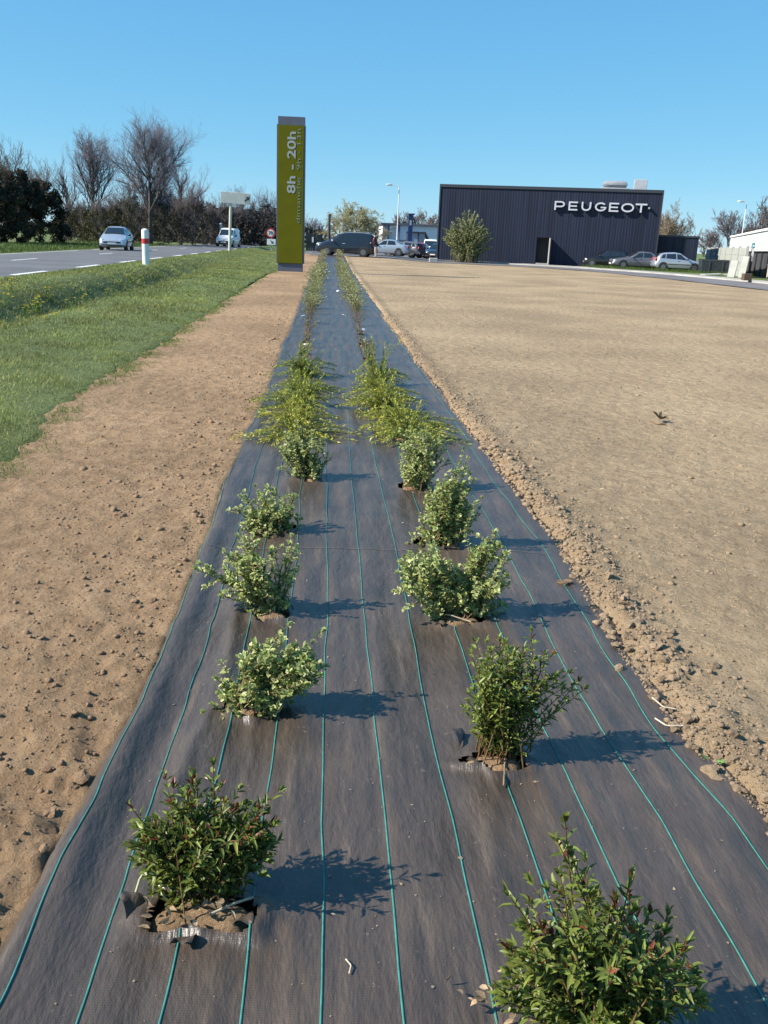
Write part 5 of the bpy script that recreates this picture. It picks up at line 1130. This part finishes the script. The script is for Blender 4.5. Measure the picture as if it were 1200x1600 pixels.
def annex():
    P = BA_+BD_*(BW+.1); P = P+Vector((math.sin(-BANG)*-1.2,1.2,0))*1.0; r_ = empty('annex_building', P, BANG); tag(r_, 'low dark annex with flat roof joined to the right of the big building','building')
    H = at(1060,368,78).z; W = (at(1097,395,76.5)-at(1022,395,78)).length+.1
    V,F = corrugated(0,W,0,H-.15,0); link('front_wall', fastmesh('front_wall',V,F), M_CLAD, r_); V,F = corrugated(0,8,0,H-.15,0); link('side_wall', fastmesh('side_wall',np.c_[W-V[:,1],V[:,0],V[:,2]],F), M_CLAD, r_)
    MB().box(-.05,W+.06,-.07,8,H-.15,H,.01).build('roof', M_TRIM, r_); MB().box(0,W,-.08,0,-.1,.12).build('plinth', mat('plinth_concrete'), r_)
annex()
# tall shrub before the cladding
def tall_bush():
    Y = 79.0; b = at(728,411,Y); b.z = .05; H = at(735,328,Y).z; r_ = empty('tall_grassy_shrub', b); tag(r_, 'tall pale green bushy shrub against the dark cladding', 'shrub'); n = 260
    a = RNG.random(n)*6.28; rr_ = np.sqrt(RNG.random(n)); tips = np.c_[np.cos(a)*rr_*2.1, np.sin(a)*rr_*1.2, H*RNG.uniform(.35,1.0,n)*(1.05-.45*rr_)]; P = shoots((0,0,0), tips, spread=.5, wob=.10, kick=.5)
    tubes('stems', [(P, np.full(P.shape[:2],.018))], (.16,.14,.08), M_TWIG, r_, k=3)
    p,D,N,T = leaves_on(P,.12,.10,2,(15,55),.4); m = len(p); v = RNG.random((m,1)); leaf_cloud('crown', p, D, N, RNG.uniform(.14,.30,m), .07, (np.array([.17,.20,.075])*(1-v)+np.array([.44,.45,.23])*v)*RNG.uniform(.7,1.2,(m,1)), simple=True, mat_=M_FOL, parent=r_)
tall_bush()
# ================================================================== WAREHOUSE AND SMALL THINGS BEHIND
def wall_box(name, px0, px1, py0, Y, D, label, parts, cat='building'):
    x0,x1 = gx_(px0,Y),gx_(px1,Y); H = at((px0+px1)/2,py0,Y).z; r_ = empty(name,(x0,Y,0)); tag(r_,label,cat); return r_, x1-x0, H
r_,W,H = wall_box('warehouse',597,684,351,118,12,'white and grey warehouse with dark canopy left of the showroom',None)
MB().box(0,W,.02,12,0,H-.12).build('wall', mat('warehouse_white',(.78,.80,.80),.5,nscale=1,namp=.05), r_); MB().box(-.25,W+.25,-.3,12.2,H-.118,H+.1,.02).build('roof_edge', mat('roof_dark',(.10,.11,.14),.6), r_)
MB().box(-.01,W*.07,-.02,.018,0,H*.999-.12).build('end_panel', mat('warm_panel',(.45,.38,.36),.7), r_); MB().box(W*.08,W,-.06,.018,0,H*.40).build('lower_wall', mat('warehouse_grey',(.16,.18,.22),.6), r_)
for fx in (.09,.28,.48): MB().box(W*fx,W*fx+.22,-.12,.0,0,H-.12).build('column', mat('col_blue',(.12,.16,.24),.5), r_)
MB().box(W*.09,W*.52,-1.2,-.07,H*.40,H*.47,.01).build('canopy', mat('roof_dark'), r_)
for fx in (.12,.31): MB().box(W*fx,W*(fx+.13),-.075,-.062,H*.18,H*.36).build('window', M_GLASS, r_)
# glass porch with sloping end
g = empty('entrance_porch',(gx_(637,110),110,0)); tag(g,'small dark framed glass porch in front of the warehouse','porch'); pw = gx_(672,110)-gx_(637,110); ph = at(650,362,110).z
MB().box(0,.15,0,2.5,0,ph).build('frame_post',M_TRIM,g); MB().box(pw*.45,pw*.45+.12,0,2.5,0,ph).build('frame_post',M_TRIM,g); m = MB(); m.prism([(0,ph+.002),(pw*.78,ph+.002),(pw,ph*.62),(pw-.14,ph*.62),(pw*.76,ph-.16),(0,ph-.16)],-.05,2.5); m.build('roof_frame',M_TRIM,g); MB().box(.16,pw*.44,.1,.14,0,ph-.17).build('pane',mat('pale_glass',(.35,.40,.45),.1),g); MB().box(pw*.46+.12,pw*.76,.1,.14,0,ph-.17).build('pane',mat('pale_glass'),g)
# blue totem
t_ = empty('blue_totem',(gx_(640,106),106,0)); tag(t_,'narrow blue totem sign rising above the warehouse roof','sign'); th_ = at(637,336,106).z
MB().box(-.25,.25,-.15,.15,0,th_,.02).build('column',mat('totem_blue',(.015,.035,.12),.35),t_); MB().box(-.3,.42,-.18,.18,th_+.002,th_+.18,.01).build('cap',mat('totem_blue'),t_); MB().box(-.12,.12,-.165,-.153,th_-1.1,th_-.55,.01).build('emblem_plate',mat('emblem_grey',(.5,.55,.6),.3,metal=.5),t_)
# dark fence left of the people carrier
fnc = empty('dark_fence',(gx_(479,92),92,.15)); tag(fnc,'dark green solid fence between pylon and people carrier','fence'); fw = gx_(503,92)-gx_(479,92); fh = at(490,366,92).z-.15
for i in range(8): MB().box(fw*i/8+.01,fw*(i+1)/8-.01,0,.04,0,fh).build('board',mat('fence_dark',(.018,.026,.03),.7),fnc)
for i in (0,4,8): MB().box(fw*i/8-.05,fw*i/8+.05,.045,.14,0,fh+.08).build('post',mat('fence_dark'),fnc)
MB().box(fw*.35,fw*.35+.16,-.03,-.002,fh*.55,fh*.85).build('notice',M_WHITE,fnc)
# kerb stones at the building corner and marker
for (px,py,s,l) in ((677,410,.35,'concrete block at the left foot of the dark building'),(642,400,.18,'small post stump at the car park edge')):
    p = gp(px,py); o = MB().box(-s,s,-s*.7,s*.7,-.05,s*1.0,s*.18).build('concrete_block',M_PAVE); o.location = p; tag(o,l,'block')
# ================================================================== RIGHT EDGE: CONCRETE WALL, SKIP, WHITE BUILDING, LOW WALL
M_CONC = mat('wall_concrete',(.34,.345,.315),.85,nscale=1.5,namp=.12,bump=.3,bscale=12)
def conc_wall():
    a = at(1101,425,88); b = at(1161,437,61); a.z = b.z = 0.0; d = b-a; L = d.length; ang = math.atan2(d.y,d.x); r_ = empty('concrete_wall',a,ang); tag(r_,'pale precast concrete panel wall running towards the camera','wall'); H = at(1162,386,61).z; n = 7
    for i in range(n+1): MB().box(L*i/n-.09,L*i/n+.09,-.10,.10,-.1,H+.08,.01).build('post',M_CONC,r_)
    for i in range(n):
        for k in range(4): MB().box(L*i/n+.095,L*(i+1)/n-.095,-.045,.045,H*k/4+.006,H*(k+1)/4-.006,.012).build('slab',M_CONC,r_)
conc_wall()
wing = empty('leaning_slabs',at(1152,438,60.3),R(-50)); tag(wing,'two concrete slabs leaning on the near end of the panel wall','slab')
for x_,w_,h_,t_ in ((-.5,.5,1.3,-16),(.25,.45,1.6,-12)):
    m = MB().box(-w_/2,w_/2,-.04,.04,0,h_,.01).build('slab',M_CONC,wing); m.location = (x_,-.05,0); m.rotation_euler = (R(t_),0,0)
sk = empty('waste_skip',(gx_(1121,70),70,.12),R(-10)); tag(sk,'dark open waste skip before the concrete wall','skip'); sw = 1.0; m = MB(); m.prism([(-sw,0),(sw*.95,0),(sw*1.05,1.05),(-sw*1.1,1.0)],-.6,.6); m.build('tub',mat('skip_dark',(.02,.028,.035),.6,nscale=4,namp=.4),sk)
for s in (-.62,.60): MB().box(-sw*1.1,sw*1.06,s,s+.03,.95,1.06).build('rim',mat('skip_rim',(.04,.05,.06),.6),sk)
for x in (-.5,.5): MB().box(x-.04,x+.04,-.66,-.605,.02,.95).build('rib',mat('skip_rim'),sk)
for i,(px,py,sx,rz,l) in enumerate(((1112,430,.75,.2,'white broken slab on the grass left of the skip foot'),(1134,430,.7,-.15,'second pale slab on the grass below the concrete wall'))):
    p = gp(px,py,.14); o = MB().box(-sx,sx,-.3,.3,0,.09,.015).build('broken_slab',M_CONC); o.location = p; o.rotation_euler = (.05,-.06,rz); tag(o,l,'slab')
cr_ = MB().box(-.25,.25,-.2,.2,0,.4,.02).build('wooden_crate',mat('brown_wood',(.10,.07,.045),.8)); cr_.location = gp(1166,438,.14); tag(cr_,'small brown box at the foot of the concrete wall end','box')
lw = empty('low_wall',(29.6,60.5,.1),R(4)); tag(lw,'low beige rendered wall at the right picture edge','wall'); MB().box(0,26,-.12,.12,-.1,.88).build('wall_body',mat('beige_render',(.40,.35,.28),.9,nscale=2,namp=.1),lw); MB().box(-.05,26.05,-.18,.18,.882,.97,.01).build('coping',mat('dark_coping',(.13,.12,.11),.8),lw)
p1 = Vector((gx_(1141,95),95,0)); p2 = Vector((gx_(1200,62),62,0)); dv = (p2-p1).normalized(); p2 = p1+dv*52; HL = (p2-p1).length
wb_ = empty('white_hall',p1,math.atan2(dv.y,dv.x)); tag(wb_,'long white hall with dark lower wall at the right picture edge','building'); h1,h2 = 1.92,3.3
MB().box(0,HL,0,14,h1,h2,.02).build('upper_wall',mat('bright_white_panel',(.80,.80,.79),.6),wb_); MB().box(.15,HL-.15,.18,13.8,0,h1-.005).build('lower_wall',mat('brown_grey_panel',(.060,.056,.060),.7,nscale=2,namp=.15),wb_)
MB().box(-.1,HL+.1,-.12,14.1,h2+.003,h2+.16,.01).build('roof',mat('bright_white_panel'),wb_)
for i in range(14): MB().box(.2+i*3.9,.34+i*3.9,.06,.175,0,h1-.006).build('post',M_TRIM,wb_)
gp_ = empty('gate_post',(29.75,63.6,.1)); tag(gp_,'thin dark post with pale top beside the concrete wall end','post'); MB().cyl((0,0,-.1),(0,0,2.0),.09,.09,12).build('shaft',M_TRIM,gp_); MB().box(-.07,.07,-.12,-.092,1.1,2.2,.01).build('pale_strip',M_WHITE,gp_); MB().cyl((0,0,2.002),(0,0,2.35),.14,.10,12).build('teal_cap',mat('teal',(.02,.18,.20),.5),gp_)
